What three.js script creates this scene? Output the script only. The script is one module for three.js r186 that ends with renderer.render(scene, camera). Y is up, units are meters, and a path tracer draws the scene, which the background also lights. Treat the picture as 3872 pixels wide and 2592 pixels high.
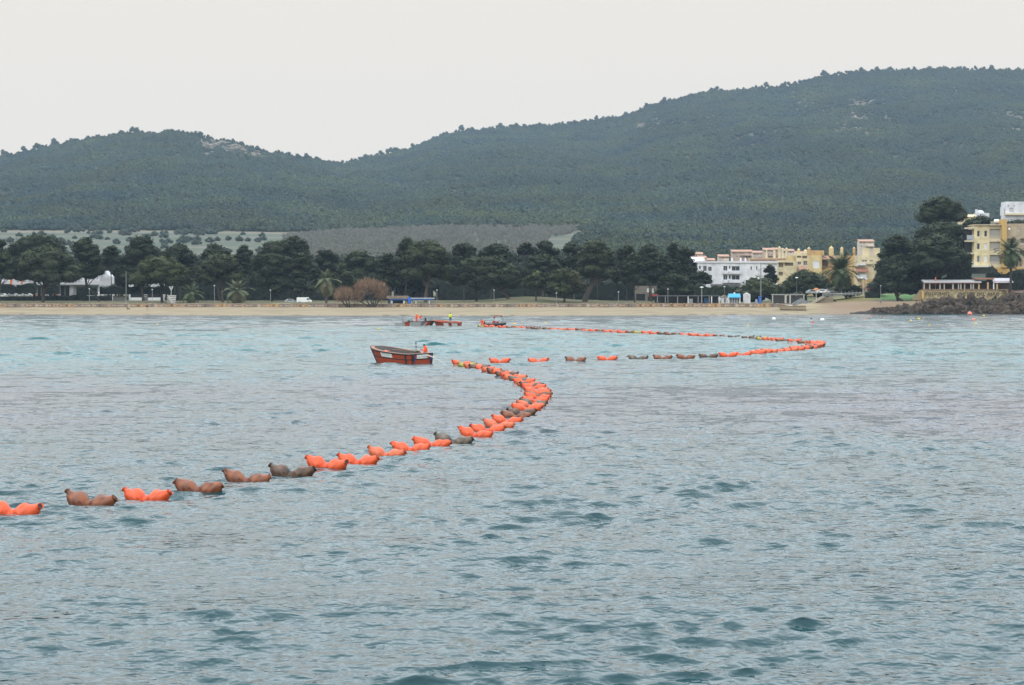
import * as THREE from 'three';
import { mergeGeometries, mergeVertices, toCreasedNormals } from 'three/addons/utils/BufferGeometryUtils.js';
import { MarchingCubes } from 'three/addons/objects/MarchingCubes.js';
import { RoundedBoxGeometry } from 'three/addons/geometries/RoundedBoxGeometry.js';
import { FontLoader } from 'three/addons/loaders/FontLoader.js';
import { TextGeometry } from 'three/addons/geometries/TextGeometry.js';
import { ImprovedNoise } from 'three/addons/math/ImprovedNoise.js';

// ------------------------------------------------------------------ camera, sky, sun, haze, exposure
const EYE = 7, LENS = 9000, TILT = Math.atan(196 / LENS);   // metres above the sea, focal length in photo pixels, downward tilt
const scene = new THREE.Scene();
const camera = new THREE.PerspectiveCamera(THREE.MathUtils.radToDeg(2 * Math.atan(1296 / LENS)), 3872 / 2592, 0.5, 9000);
camera.position.set(0, EYE, 0);
camera.rotation.x = -TILT;
const renderer = new THREE.WebGLRenderer({ antialias: true });
renderer.setSize(1024, 685);
renderer.toneMapping = THREE.LinearToneMapping;
renderer.toneMappingExposure = 1;
renderer.shadowMap.enabled = true;
renderer.shadowMap.type = THREE.PCFSoftShadowMap;

const noise = new ImprovedNoise();
const N3 = (x, y, z = 0) => noise.noise(x + 71.3, y + 13.7, z + 5.1);
function fbm(x, y, z = 0, oct = 4) { let s = 0, a = 1, f = 1; for (let i = 0; i < oct; i++) { s += a * N3(x * f, y * f, z + i * 7.7); a *= 0.5; f *= 2.03; } return s; }
function rng(seed) { let s = (seed * 2654435761) >>> 0; return () => { s = (s + 0x6d2b79f5) | 0; let t = Math.imul(s ^ (s >>> 15), 1 | s); t = (t + Math.imul(t ^ (t >>> 7), 61 | t)) ^ t; return ((t ^ (t >>> 14)) >>> 0) / 4294967296; }; }
const lerp = (a, b, t) => a + (b - a) * t, clamp = (v, a = 0, b = 1) => Math.min(b, Math.max(a, v));
const smooth = (a, b, v) => { const t = clamp((v - a) / (b - a)); return t * t * (3 - 2 * t); };
function curve(pts, x) { if (x <= pts[0][0]) return pts[0][1]; for (let i = 1; i < pts.length; i++) if (x <= pts[i][0]) { const t = (x - pts[i - 1][0]) / (pts[i][0] - pts[i - 1][0]); return lerp(pts[i - 1][1], pts[i][1], t); } return pts[pts.length - 1][1]; }

{ // a closed overcast: even and pale at the horizon, brighter overhead, with faint thicker and thinner cloud
  const W = 1024, H = 512, data = new Float32Array(W * H * 4);
  for (let j = 0; j < H; j++) for (let i = 0; i < W; i++) {
    const el = ((j + 0.5) / H - 0.5) * Math.PI, az = ((i + 0.5) / W) * 2 * Math.PI, s = Math.sin(el);
    let L = el > 0 ? 0.485 + 0.1 * s + 1.66 * smooth(0.12, 0.38, s) : 0.485 * (1 - 0.3 * Math.min(1, -s * 3));
    const cx = Math.cos(az) * Math.cos(el), cz = Math.sin(az) * Math.cos(el);
    L *= 1 + 0.035 * fbm(cx * 1.7, s * 6, cz * 1.7, 4);
    const warm = 1 - smooth(0.11, 0.3, Math.max(0, s));
    const k = (j * W + i) * 4;
    data[k] = L * (0.91 + 0.20 * warm); data[k + 1] = L * (0.985 - 0.065 * warm); data[k + 2] = L * (1.04 - 0.32 * warm); data[k + 3] = 1;
  }
  const sky = new THREE.DataTexture(data, W, H, THREE.RGBAFormat, THREE.FloatType);
  sky.mapping = THREE.EquirectangularReflectionMapping; sky.magFilter = THREE.LinearFilter; sky.minFilter = THREE.LinearFilter; sky.needsUpdate = true;
  scene.background = sky; scene.environment = sky;
}
const sun = new THREE.DirectionalLight(new THREE.Color(1, 0.96, 0.9), 0.75);
sun.position.set(-500, 900, 500); sun.target.position.set(0, 0, -400); sun.shadow.radius = 40; sun.castShadow = true;
Object.assign(sun.shadow.camera, { left: -700, right: 700, top: 700, bottom: -700, near: 1, far: 4000 });
sun.shadow.mapSize.set(4096, 4096);
scene.add(sun, sun.target);
scene.fog = new THREE.FogExp2(new THREE.Color(0.54, 0.74, 0.93), 0.000057);

// ------------------------------------------------------------------ helpers
const C = Math.cos(TILT), S = Math.sin(TILT);
function ray(X, Y) { const vx = (X - 1936) / LENS, vy = -(Y - 1296) / LENS; return [vx, vy * C - S, -(vy * S + C)]; }
function ground(X, Y, h = 0) { const r = ray(X, Y), t = (h - EYE) / r[1]; return new THREE.Vector3(r[0] * t, h, r[2] * t); }   // where the photo's ray meets the level h
function at(X, Y, d) { const r = ray(X, Y), t = -d / r[2]; return new THREE.Vector3(r[0] * t, EYE + r[1] * t, -d); }              // ... or the depth d
const px = (d) => d / LENS;     // metres per photo pixel at depth d
const used = {};
function numbered(name) { const n = used[name] = (used[name] ?? -1) + 1; return n ? name + '_' + String(n).padStart(3, '0') : name; }
function lit(o) { o.traverse((c) => { if (c.isMesh) { c.castShadow = true; c.receiveShadow = true; } }); return o; }
function tag(o, label, category, group) { o.userData.label = label; o.userData.category = category; if (group) o.userData.group = group; return o; }
function thing(name, label, category, p = [0, 0, 0], turn = 0, group) {
  const o = new THREE.Group(); o.name = numbered(name);
  if (p.isVector3) o.position.copy(p); else o.position.set(...p);
  o.rotation.y = turn; scene.add(o); return tag(o, label, category, group);
}
function part(name, g, m, parent, label) { const o = new THREE.Mesh(Array.isArray(g) ? join(g) : g, m); o.name = name; o.castShadow = o.receiveShadow = true; parent.add(o); if (label) o.userData.label = label; return o; }
function solo(name, g, m, label, category, group) { const o = part(numbered(name), g, m, scene); return tag(o, label, category, group); }
function struct(name, g, m, label) { const o = part(numbered(name), g, m, scene); o.userData.kind = 'structure'; if (label) o.userData.label = label; return o; }
function join(list) {
  const keys = ['position', 'normal', 'uv'], col = list.some((g) => g.attributes.color);
  return mergeGeometries(list.map((g) => {
    const q = g.index ? g.toNonIndexed() : g.clone();
    for (const k of Object.keys(q.attributes)) if (!keys.includes(k) && !(col && k === 'color')) q.deleteAttribute(k);
    const n = q.attributes.position.count;
    if (!q.attributes.normal) q.computeVertexNormals();
    if (!q.attributes.uv) q.setAttribute('uv', new THREE.BufferAttribute(new Float32Array(n * 2), 2));
    if (col && !q.attributes.color) q.setAttribute('color', new THREE.BufferAttribute(new Float32Array(n * 3).fill(1), 3));
    return q;
  }));
}
const box = (w, h, l, x = 0, y = 0, z = 0, ry = 0) => { const g = new THREE.BoxGeometry(w, h, l); if (ry) g.rotateY(ry); return g.translate(x, y, z); };
const rbox = (w, h, l, r, x = 0, y = 0, z = 0) => new RoundedBoxGeometry(w, h, l, 1, r).translate(x, y, z);
const V = (x, y, z) => new THREE.Vector3(x, y, z);
function rod(a, b, r0, r1 = r0, seg = 6) {   // a tapered rod from a to b
  a = a.isVector3 ? a : V(...a); b = b.isVector3 ? b : V(...b);
  const d = b.clone().sub(a), g = new THREE.CylinderGeometry(r1, r0, d.length(), seg);
  g.applyQuaternion(new THREE.Quaternion().setFromUnitVectors(V(0, 1, 0), d.clone().normalize()));
  return g.translate((a.x + b.x) / 2, (a.y + b.y) / 2, (a.z + b.z) / 2);
}
function limb(pts, r, seg = 6) {   // a tapered limb through several points, radii r[]
  const out = []; for (let i = 1; i < pts.length; i++) out.push(rod(pts[i - 1], pts[i], r[i - 1], r[i], seg));
  return out;
}
const tubeAlong = (pts, r, n = 20, seg = 6) => new THREE.TubeGeometry(new THREE.CatmullRomCurve3(pts.map((p) => p.isVector3 ? p : V(...p))), n, r, seg, false);
function mat(r, g, b, rough = 0.8, extra = {}) { return new THREE.MeshStandardMaterial({ color: new THREE.Color().setRGB(r, g, b), roughness: rough, metalness: 0, ...extra }); }
function dapple(w, f, a, seed, bias = 1, rep = 1) {   // a grey map of fine and coarse blotches that a material's colour is multiplied by
  const data = new Uint8Array(w * w * 4);
  for (let j = 0; j < w; j++) for (let i = 0; i < w; i++) {
    const u = i / w * 2 * Math.PI, v = j / w * 2 * Math.PI, q = f / 6.28;
    const n = fbm(Math.cos(u) * q + seed, Math.sin(u) * q, Math.cos(v) * q + Math.sin(v) * q * 1.7, 4) * 0.7 + fbm(i * 0.31, j * 0.31, seed, 2) * 0.35;
    const c = 255 * clamp(bias - a / 2 + a * n, 0.05, 1), k = (j * w + i) * 4;
    data[k] = data[k + 1] = data[k + 2] = c; data[k + 3] = 255;
  }
  const t = new THREE.DataTexture(data, w, w); t.wrapS = t.wrapT = THREE.RepeatWrapping; t.magFilter = THREE.LinearFilter; t.minFilter = THREE.LinearMipmapLinearFilter; t.colorSpace = THREE.SRGBColorSpace; t.repeat.set(rep, rep); t.needsUpdate = true; return t;
}
function paintVerts(g, f) { const p = g.attributes.position, c = new Float32Array(p.count * 3); for (let i = 0; i < p.count; i++) { const q = f(p.getX(i), p.getY(i), p.getZ(i), i); c[i * 3] = q[0]; c[i * 3 + 1] = q[1]; c[i * 3 + 2] = q[2]; } g.setAttribute('color', new THREE.BufferAttribute(c, 3)); return g; }
function moveVerts(g, f) { const p = g.attributes.position; for (let i = 0; i < p.count; i++) { const q = f(p.getX(i), p.getY(i), p.getZ(i)); p.setXYZ(i, q[0], q[1], q[2]); } p.needsUpdate = true; return g; }

// ------------------------------------------------------------------ the sea
const shoreY = [[-600, 1186], [0, 1188], [1000, 1193], [1900, 1194], [2500, 1192], [3000, 1189], [3300, 1187], [3700, 1187], [4400, 1191]];
const shoreAt = (x) => { let d = 690; for (let k = 0; k < 3; k++) d = 63000 / (curve(shoreY, 1936 + x / d * LENS) - 1100); return d; };
const waveList = [], LEAN = 0.9;   // crests lean towards where they run: a steep dark front, a long pale back
{
  const r = rng(11);
  for (const [n, l0, l1, steep, spread] of [[66, 0.26, 0.6, 0.041, 0.8], [50, 0.6, 1.2, 0.031, 0.75], [34, 1.2, 3.2, 0.0172, 0.6], [20, 3.2, 18, 0.0098, 0.45]]) for (let i = 0; i < n; i++) {   // ripples, chop and a faint swell
    const len = l0 * Math.pow(l1 / l0, (i + r()) / n), k = 2 * Math.PI / len, a = (r() + r() + r() - 1.5) * spread + 0.12;       // running towards the viewer, a little aslant
    waveList.push({ len, k, kx: Math.sin(a) * k, kz: Math.cos(a) * k, amp: steep / k * (0.6 + 0.8 * r()), ph: r() * 6.283, dx: Math.sin(a), dz: Math.cos(a) });
  }
}
function swell(x, z, spacing, out) {   // Gerstner sum; waves finer than the sheet can carry are left to the ripple map
  const d = -z, gust = 1.0 + 0.8 * N3(x / 11, z / 26, 3) + 0.55 * N3(x / 3.1, z / 8, 9), calm = clamp((shoreAtCached(x) - d) / 70, 0.12, 1);
  const far = 1 + 1.9 * smooth(130, 320, d);
  let ox = 0, oy = 0, oz = 0;
  for (const w of waveList) {
    const cut = w.len / spacing; if (cut < 2.6) continue;
    const g = w.amp * calm * (w.len < 7 ? clamp(gust, 0.25, 1.5) * (w.len > 0.9 ? far : 1) : 1) * Math.min(1, (cut - 2.6) / 1.6), p = w.kx * x + w.kz * z + w.ph, s = Math.sin(p), c = Math.cos(p);
    oy += g * c; const e = w.len < 7 && c > 0 ? LEAN * g * c * c * 1.7 : 0; ox += w.dx * (e - 1.12 * g * s); oz += w.dz * (e - 1.12 * g * s);
  }
  out[0] = x + ox; out[1] = oy; out[2] = z + oz;
}
const shoreCache = new Map();
function shoreAtCached(x) { const k = Math.round(x); if (!shoreCache.has(k)) shoreCache.set(k, shoreAt(k)); return shoreCache.get(k); }
// what lies under the water colours it: pale sand (turquoise) in a wide belt, sea-grass beds (slate) before and behind it
function seaTint(x, d) {
  const X = 1936 + x / d * LENS, Y = 1100 + 63000 / d;
  const wob = 70 * N3(x / 37, d / 60, 1) + 36 * N3(x / 11, d / 19, 2);
  const y = Y + wob, edge = curve([[0, 1440], [900, 1450], [1500, 1440], [2100, 1430], [2600, 1420], [3200, 1440], [3872, 1480]], X);
  const turq = smooth(1205, 1245, y) * (1 - smooth(edge - 120, edge + 70, y));
  const grass = smooth(edge - 80, edge + 80, y) * 0.85 * (1 - smooth(edge + 120, edge + 270, y)) * clamp(0.75 + 1.2 * N3(x / 21, d / 40, 4));
  const shallow = 1 - smooth(1196, 1212, y);
  let c = [0.010, 0.047, 0.057];
  const mix = (q, t) => { c = c.map((v, i) => lerp(v, q[i], t)); };
  mix([0.011, 0.100, 0.110], turq * clamp(0.85 + 0.5 * N3(x / 30, d / 26, 6)));
  mix([0.040, 0.044, 0.064], grass);
  mix([0.11, 0.135, 0.15], shallow * 0.8);
  return c;
}
function rippleMap(w, tile, seed) {
  const r = rng(seed), W = [];
  for (let i = 0; i < 80; i++) {
    const len = 0.13 * Math.pow(0.75 / 0.13, r()), a = (r() + r() - 1) * 1.2, n = 2 * Math.PI / tile;
    let kx = Math.round(Math.sin(a) * tile / len), kz = Math.round(Math.cos(a) * tile / len); if (!kx && !kz) kz = 1;
    W.push([kx, kz, kx * n, kz * n, 0.021 * (0.6 + 0.8 * r()), r() * 6.283]);
  }
  const sx = new Float32Array(w * w), sz = new Float32Array(w * w), tab = new Float32Array(w);
  for (const [kx, kz, ax, az, slope, ph] of W) {
    const K = Math.hypot(ax, az), fx = -slope * ax / K, fz = -slope * az / K;
    for (let i = 0; i < w; i++) tab[i] = Math.sin(2 * Math.PI * i / w);
    const p0 = Math.round(ph / 6.283 * w);
    for (let j = 0; j < w; j++) { let q = (((kz * j + p0) % w) + w) % w; const step = ((kx % w) + w) % w, row = j * w; for (let i = 0; i < w; i++) { const s = tab[q]; sx[row + i] += fx * s; sz[row + i] += fz * s; q += step; if (q >= w) q -= w; } }
  }
  const data = new Uint8Array(w * w * 4);
  for (let i = 0; i < w * w; i++) { const nx = -sx[i], ny = -sz[i], l = 1 / Math.hypot(nx, ny, 1); data[i * 4] = 127.5 + 127.5 * nx * l; data[i * 4 + 1] = 127.5 + 127.5 * ny * l; data[i * 4 + 2] = 127.5 + 127.5 * l; data[i * 4 + 3] = 255; }
  const t = new THREE.DataTexture(data, w, w); t.wrapS = t.wrapT = THREE.RepeatWrapping; t.magFilter = THREE.LinearFilter; t.minFilter = THREE.LinearMipmapLinearFilter; t.needsUpdate = true; return t;
}
const RIPPLE = 29.3;
const seaMat = new THREE.MeshPhysicalMaterial({ color: 0xffffff, vertexColors: true, roughness: 0.06, metalness: 0, ior: 1.333, normalMap: rippleMap(2048, RIPPLE, 5) });
seaMat.normalScale.set(1, 1);
let seaHeight;
{
  const rows = []; for (let d = 33; d < 790; d += 0.06 + 0.0018 * d) rows.push(d);
  const cols = 560, n = rows.length * (cols + 1), pos = new Float32Array(n * 3), col = new Float32Array(n * 3), uv = new Float32Array(n * 2), idx = new Uint32Array((rows.length - 1) * cols * 6), o = [0, 0, 0];
  let k = 0;
  rows.forEach((d, j) => {
    const half = 0.235 * d + 10, sp = Math.max(0.06 + d * 0.0018, 2 * half / cols);
    for (let i = 0; i <= cols; i++, k++) {
      const x = (i / cols * 2 - 1) * half; swell(x, -d, sp, o); pos.set(o, k * 3); col.set(seaTint(x, d), k * 3); uv[k * 2] = x / RIPPLE; uv[k * 2 + 1] = d / RIPPLE;
    }
  });
  let q = 0; for (let j = 0; j < rows.length - 1; j++) for (let i = 0; i < cols; i++) { const a = j * (cols + 1) + i, b = a + cols + 1; idx.set([a, a + 1, b, a + 1, b + 1, b], q); q += 6; }
  const g = new THREE.BufferGeometry();
  g.setAttribute('position', new THREE.BufferAttribute(pos, 3)); g.setAttribute('color', new THREE.BufferAttribute(col, 3)); g.setAttribute('uv', new THREE.BufferAttribute(uv, 2)); g.setIndex(new THREE.BufferAttribute(idx, 1));
  g.computeVertexNormals();
  struct('sea', g, seaMat);
  seaHeight = (x, d) => { swell(x, -d, Math.max(0.06 + d * 0.0018, 0.6), o); return o[1]; };
}

// ------------------------------------------------------------------ beach, park, plain and hills
const skyline = [[-700, 640], [0, 578], [58, 569], [140, 547], [223, 532], [314, 514], [405, 499], [496, 487], [578, 487], [661, 484], [744, 495], [793, 506], [892, 524], [950, 549], [1033, 569], [1066, 565], [1132, 586], [1198, 588], [1306, 607], [1339, 590], [1446, 569], [1554, 545], [1653, 503], [1736, 483], [1843, 473], [1936, 464], [2027, 458], [2101, 458], [2217, 440], [2333, 429], [2374, 416], [2432, 394], [2515, 369], [2597, 349], [2688, 328], [2762, 328], [2845, 318], [2928, 316], [3010, 300], [3093, 278], [3217, 256], [3341, 250], [3424, 252], [3556, 244], [3672, 248], [3795, 252], [3872, 250], [4600, 300]];
const ridgeDepth = (X) => lerp(3900, 4650, smooth(1050, 1650, X)) + 140 * N3(X / 500, 2);
const DF = 2200;                                      // the foot of the hills
const footElev = (X) => (1100 - curve([[-700, 872], [0, 872], [600, 872], [1200, 880], [1700, 862], [2200, 862], [2600, 880], [4600, 880]], X)) / LENS;
function hillHeight(x, d) {
  const X = 1936 + x / d * LENS, dr = ridgeDepth(X), e0 = footElev(X), er = (1100 - curve(skyline, X) - 25) / LENS;
  if (d <= dr) { const t = clamp((d - DF) / (dr - DF)), e = lerp(e0, er, Math.pow(t, 0.86)); return EYE + d * e + (20 * fbm(x / 240, d / 240, 2, 4) + 18 * N3(x / 125, d / 520, 8)) * t * (1 - t) * 3.2; }
  return EYE + dr * er - (d - dr) * 0.3;
}
function plainHeight(x, d) {
  const X = 1936 + x / d * LENS, hump = 1.5 * Math.exp(-Math.pow((X - 2010) / 160, 2)) * smooth(740, 765, d) * (1 - smooth(800, 850, d));
  const town = 2.2 * smooth(3040, 3330, X) * smooth(734, 775, d);
  const near = 3.02 + 0.5 * smooth(736, 790, d) + hump + town, far = EYE + DF * footElev(X);
  return lerp(near, far, Math.pow(clamp((d - 850) / (DF - 850)), 1.15)) + 0.12 * N3(x / 6, d / 6);
}
const WALL = 733;
function beachHeight(x, d) {
  const s = shoreAtCached(x), t = (d - s) / (WALL - s);
  const X = 1936 + x / d * LENS, bank = smooth(2992, 3030, X) * smooth(0.5, 1, t) * 1.25 + smooth(3040, 3330, X) * smooth(0.3, 1, t) * 0.5;
  return t < 0 ? t * 2.2 : bank + 1.92 * Math.pow(t, 0.85) + 0.05 * N3(x / 3, d / 3) + 0.09 * N3(x / 9, d / 5, 2) * Math.min(1, t * 4);
}
function groundHeight(x, d) { return d < WALL + 0.6 ? beachHeight(x, d) : d < DF ? plainHeight(x, d) : hillHeight(x, d); }
function sheet(depths, half, cols, height, tint) {
  const n = depths.length * (cols + 1), pos = new Float32Array(n * 3), col = new Float32Array(n * 3), uv = new Float32Array(n * 2), idx = [];
  let k = 0;
  for (const d of depths) for (let i = 0; i <= cols; i++, k++) { const x = (i / cols * 2 - 1) * half(d); pos.set([x, height(x, d), -d], k * 3); col.set(tint(x, d), k * 3); uv[k * 2] = x; uv[k * 2 + 1] = d; }
  for (let j = 0; j < depths.length - 1; j++) for (let i = 0; i < cols; i++) { const a = j * (cols + 1) + i, b = a + cols + 1; idx.push(a, a + 1, b, a + 1, b + 1, b); }
  const g = new THREE.BufferGeometry();
  g.setAttribute('position', new THREE.BufferAttribute(pos, 3)); g.setAttribute('color', new THREE.BufferAttribute(col, 3)); g.setAttribute('uv', new THREE.BufferAttribute(uv, 2)); g.setIndex(idx); g.computeVertexNormals(); return g;
}
const steps = (a, b, n) => Array.from({ length: n + 1 }, (_, i) => lerp(a, b, i / n));
const mixc = (a, b, t) => a.map((v, i) => lerp(v, b[i], t));
const earthMat = new THREE.MeshStandardMaterial({ color: 0xffffff, vertexColors: true, roughness: 0.95 });
struct('beach', sheet(steps(640, WALL + 0.3, 110), () => 205, 520, beachHeight, (x, d) => {
  const s = shoreAtCached(x), t = (d - s) / (WALL - s), X = 1936 + x / d * LENS;
  let c = mixc([0.195, 0.15, 0.088], [0.285, 0.228, 0.14], clamp(0.5 + 0.9 * fbm(x / 9, d / 3, 1, 3)));
  const line = smooth(0.42, 0.47, t + 0.06 * N3(x / 17, 1)) * (1 - smooth(0.49, 0.56, t + 0.06 * N3(x / 17, 1))) * clamp(0.4 + 1.5 * N3(x / 12, 7));
  c = mixc(c, [0.15, 0.11, 0.065], line * 0.85);                                     // the line of dry sea-grass
  c = mixc(c, [0.27, 0.20, 0.13], smooth(0.12, 0.0, t) * 0.55);                        // wet sand
  const weed = smooth(0.06, 0.0, Math.abs(t - 0.02)) * smooth(0.25, 0.5, N3(x / 4, 3) + 0.25 * smooth(2500, 2900, X));
  c = mixc(c, [0.05, 0.04, 0.03], weed);
  return mixc(c, [0.215, 0.15, 0.10], smooth(3060, 3180, X) * 0.85);                   // earth bank under the headland
}), earthMat);
const fieldsAt = (X, d) => smooth(900, 960, d) * (1 - smooth(DF - 60, DF, d + 40 * N3(X / 90, 4))) * (1 - smooth(2150, 2250, X + 60 * N3(d / 40, 5)));
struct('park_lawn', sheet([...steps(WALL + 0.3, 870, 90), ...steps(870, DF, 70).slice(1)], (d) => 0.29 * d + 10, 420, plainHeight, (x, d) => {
  const X = 1936 + x / d * LENS, n = clamp(0.5 + fbm(x / 8, d / 8, 3, 4));
  let c = mixc([0.075, 0.082, 0.03], [0.15, 0.125, 0.062], n);                          // worn winter grass under the pines
  if (d < 748) c = mixc(c, [0.34, 0.26, 0.18], 0.5 * smooth(748, 735, d));
  const f = fieldsAt(X, d);
  let fc = mixc([0.038, 0.056, 0.028], [0.06, 0.072, 0.042], clamp(0.5 + fbm(x / 40, d / 60, 6, 3)));
  const strip = Math.sin(d / 24 + 2.2 * N3(x / 120, d / 90, 8)); fc = mixc(fc, [0.13, 0.105, 0.08], smooth(0.55, 0.95, strip) * 0.8);
  fc = mixc(fc, [0.155, 0.118, 0.09], smooth(DF - 95, DF - 55, d) * 0.8);
  c = mixc(c, fc, f);
  const town = smooth(3040, 3150, X) * (1 - smooth(800, 830, d));
  c = mixc(c, d < 752 + 6 * N3(x / 5, 2) ? [0.24, 0.17, 0.115] : mixc([0.22, 0.19, 0.06], [0.08, 0.19, 0.05], smooth(3280, 3340, X)), town * 0.9);
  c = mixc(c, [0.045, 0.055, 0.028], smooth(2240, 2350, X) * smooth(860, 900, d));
  return c;
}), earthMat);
const rockiness = (X, x, d, t) => {
  const Y = 1100 - (hillHeight(x, d) - EYE) / d * LENS;
  const spot = (cx, cy, rx, ry) => Math.exp(-Math.pow((X - cx) / rx, 2) - Math.pow((Y - cy) / ry, 2));
  const s = 1.25 * spot(860, 555, 110, 36) + 0.95 * spot(960, 585, 60, 25) + 0.45 * spot(780, 590, 25, 30) + 0.8 * spot(2450, 480, 75, 42) + 0.55 * spot(2720, 460, 55, 35) + 0.7 * spot(3270, 385, 60, 30) + 0.75 * spot(3270, 460, 90, 55) + 0.6 * spot(3160, 490, 60, 35) + 0.5 * spot(3030, 380, 50, 30) + 0.6 * spot(3830, 460, 60, 50) + 0.45 * spot(1780, 510, 80, 25) + 0.35 * spot(2100, 510, 150, 30);
  return clamp(s * (0.75 + 1.1 * fbm(x / 26, d / 40, 5, 3)));
};
struct('hills', sheet([...steps(DF, 5100, 190)], (d) => 0.29 * d + 60, 420, hillHeight, (x, d) => {
  const X = 1936 + x / d * LENS, t = clamp((d - DF) / (ridgeDepth(X) - DF)), n = clamp(0.5 + fbm(x / 20, d / 20, 3, 4));
  const c = mixc([0.035, 0.045, 0.02], [0.08, 0.07, 0.045], n);
  return mixc(c, mixc([0.26, 0.22, 0.18], [0.42, 0.37, 0.31], clamp(0.5 + fbm(x / 7, d / 9, 9, 3))), rockiness(X, x, d, t));
}), earthMat);

// ------------------------------------------------------------------ forest on the hills, orchards and field trees (instanced: nobody could count them)
const leafMat = new THREE.MeshStandardMaterial({ color: 0xffffff, vertexColors: true, roughness: 0.9, side: THREE.DoubleSide });
class Leaves {   // collects leaf-sized faces with a colour each
  constructor() { this.p = []; this.c = []; }
  tri(a, b, c, col) { this.p.push(...a, ...b, ...c); for (let i = 0; i < 3; i++) this.c.push(...col); }
  tuft(x, y, z, s, r, col, flat = 0.6) {   // two crossed triangles at random angles
    for (let k = 0; k < 2; k++) {
      const a = r() * 6.283, t = (r() - 0.5) * 2 * flat, ca = Math.cos(a), sa = Math.sin(a), h = s * (0.7 + 0.6 * r()), w = s * (0.35 + 0.3 * r());
      const ux = ca, uz = sa, vx = -sa * Math.cos(t), vy = Math.sin(t) + 0.25, vz = ca * Math.cos(t);
      this.tri([x - ux * w, y, z - uz * w], [x + ux * w, y, z + uz * w], [x + vx * h, y + vy * h, z + vz * h], col);
    }
  }
  shell(g, col) { const q = g.index ? g.toNonIndexed() : g, p = q.attributes.position; for (let i = 0; i < p.count; i++) { this.p.push(p.getX(i), p.getY(i), p.getZ(i)); this.c.push(...col); } }
  build() { const g = new THREE.BufferGeometry(); g.setAttribute('position', new THREE.Float32BufferAttribute(this.p, 3)); g.setAttribute('color', new THREE.Float32BufferAttribute(this.c, 3)); g.computeVertexNormals(); return g; }
}
const ICO1 = new THREE.IcosahedronGeometry(1, 1), ICO2 = new THREE.IcosahedronGeometry(1, 2);
function lump(cx, cy, cz, rx, ry, rz, r, rough = 0.22, base = ICO1) { const s = r() * 50; return moveVerts(base.clone(), (x, y, z) => { const k = 1 + rough * N3(x * 1.7 + s, y * 1.7, z * 1.7) * 1.6; return [cx + x * rx * k, cy + y * ry * k, cz + z * rz * k]; }); }
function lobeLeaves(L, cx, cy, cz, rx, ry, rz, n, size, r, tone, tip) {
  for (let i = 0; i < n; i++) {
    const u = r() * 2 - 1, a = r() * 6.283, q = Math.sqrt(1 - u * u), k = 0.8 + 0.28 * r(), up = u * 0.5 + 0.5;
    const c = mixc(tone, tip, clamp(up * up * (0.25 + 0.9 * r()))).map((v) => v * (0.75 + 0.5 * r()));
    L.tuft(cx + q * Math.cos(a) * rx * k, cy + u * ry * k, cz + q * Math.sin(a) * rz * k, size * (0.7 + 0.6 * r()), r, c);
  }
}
function wildPine(seed, tall) {
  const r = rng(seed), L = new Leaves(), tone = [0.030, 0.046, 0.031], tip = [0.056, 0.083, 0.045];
  const n = tall ? 5 : 5;
  for (let i = 0; i < n; i++) {
    const a = r() * 6.283, q = i ? 0.55 * Math.sqrt(r()) + 0.12 : 0, cx = Math.cos(a) * q, cz = Math.sin(a) * q, cy = (tall ? 1.15 : 0.55) + (i ? -0.32 * q + 0.2 * (r() - 0.5) : 0.16), s = 0.36 + 0.2 * r();
    L.shell(lump(cx, cy, cz, s * 0.86, s * 0.62, s * 0.86, r, 0.3), tone);
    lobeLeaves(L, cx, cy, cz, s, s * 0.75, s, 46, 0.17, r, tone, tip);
  }
  if (tall) L.shell(rod([0, 0, 0], [0.05, 1.1, 0], 0.055, 0.03, 4).toNonIndexed(), [0.05, 0.038, 0.028]);
  return L.build();
}
const forestSpots = [[], [], [], []], matrixOf = (x, y, z, s, sy, a) => new THREE.Matrix4().compose(V(x, y, z), new THREE.Quaternion().setFromAxisAngle(V(0, 1, 0), a), V(s, sy, s));
const forestTint = [[], [], [], []];
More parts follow.
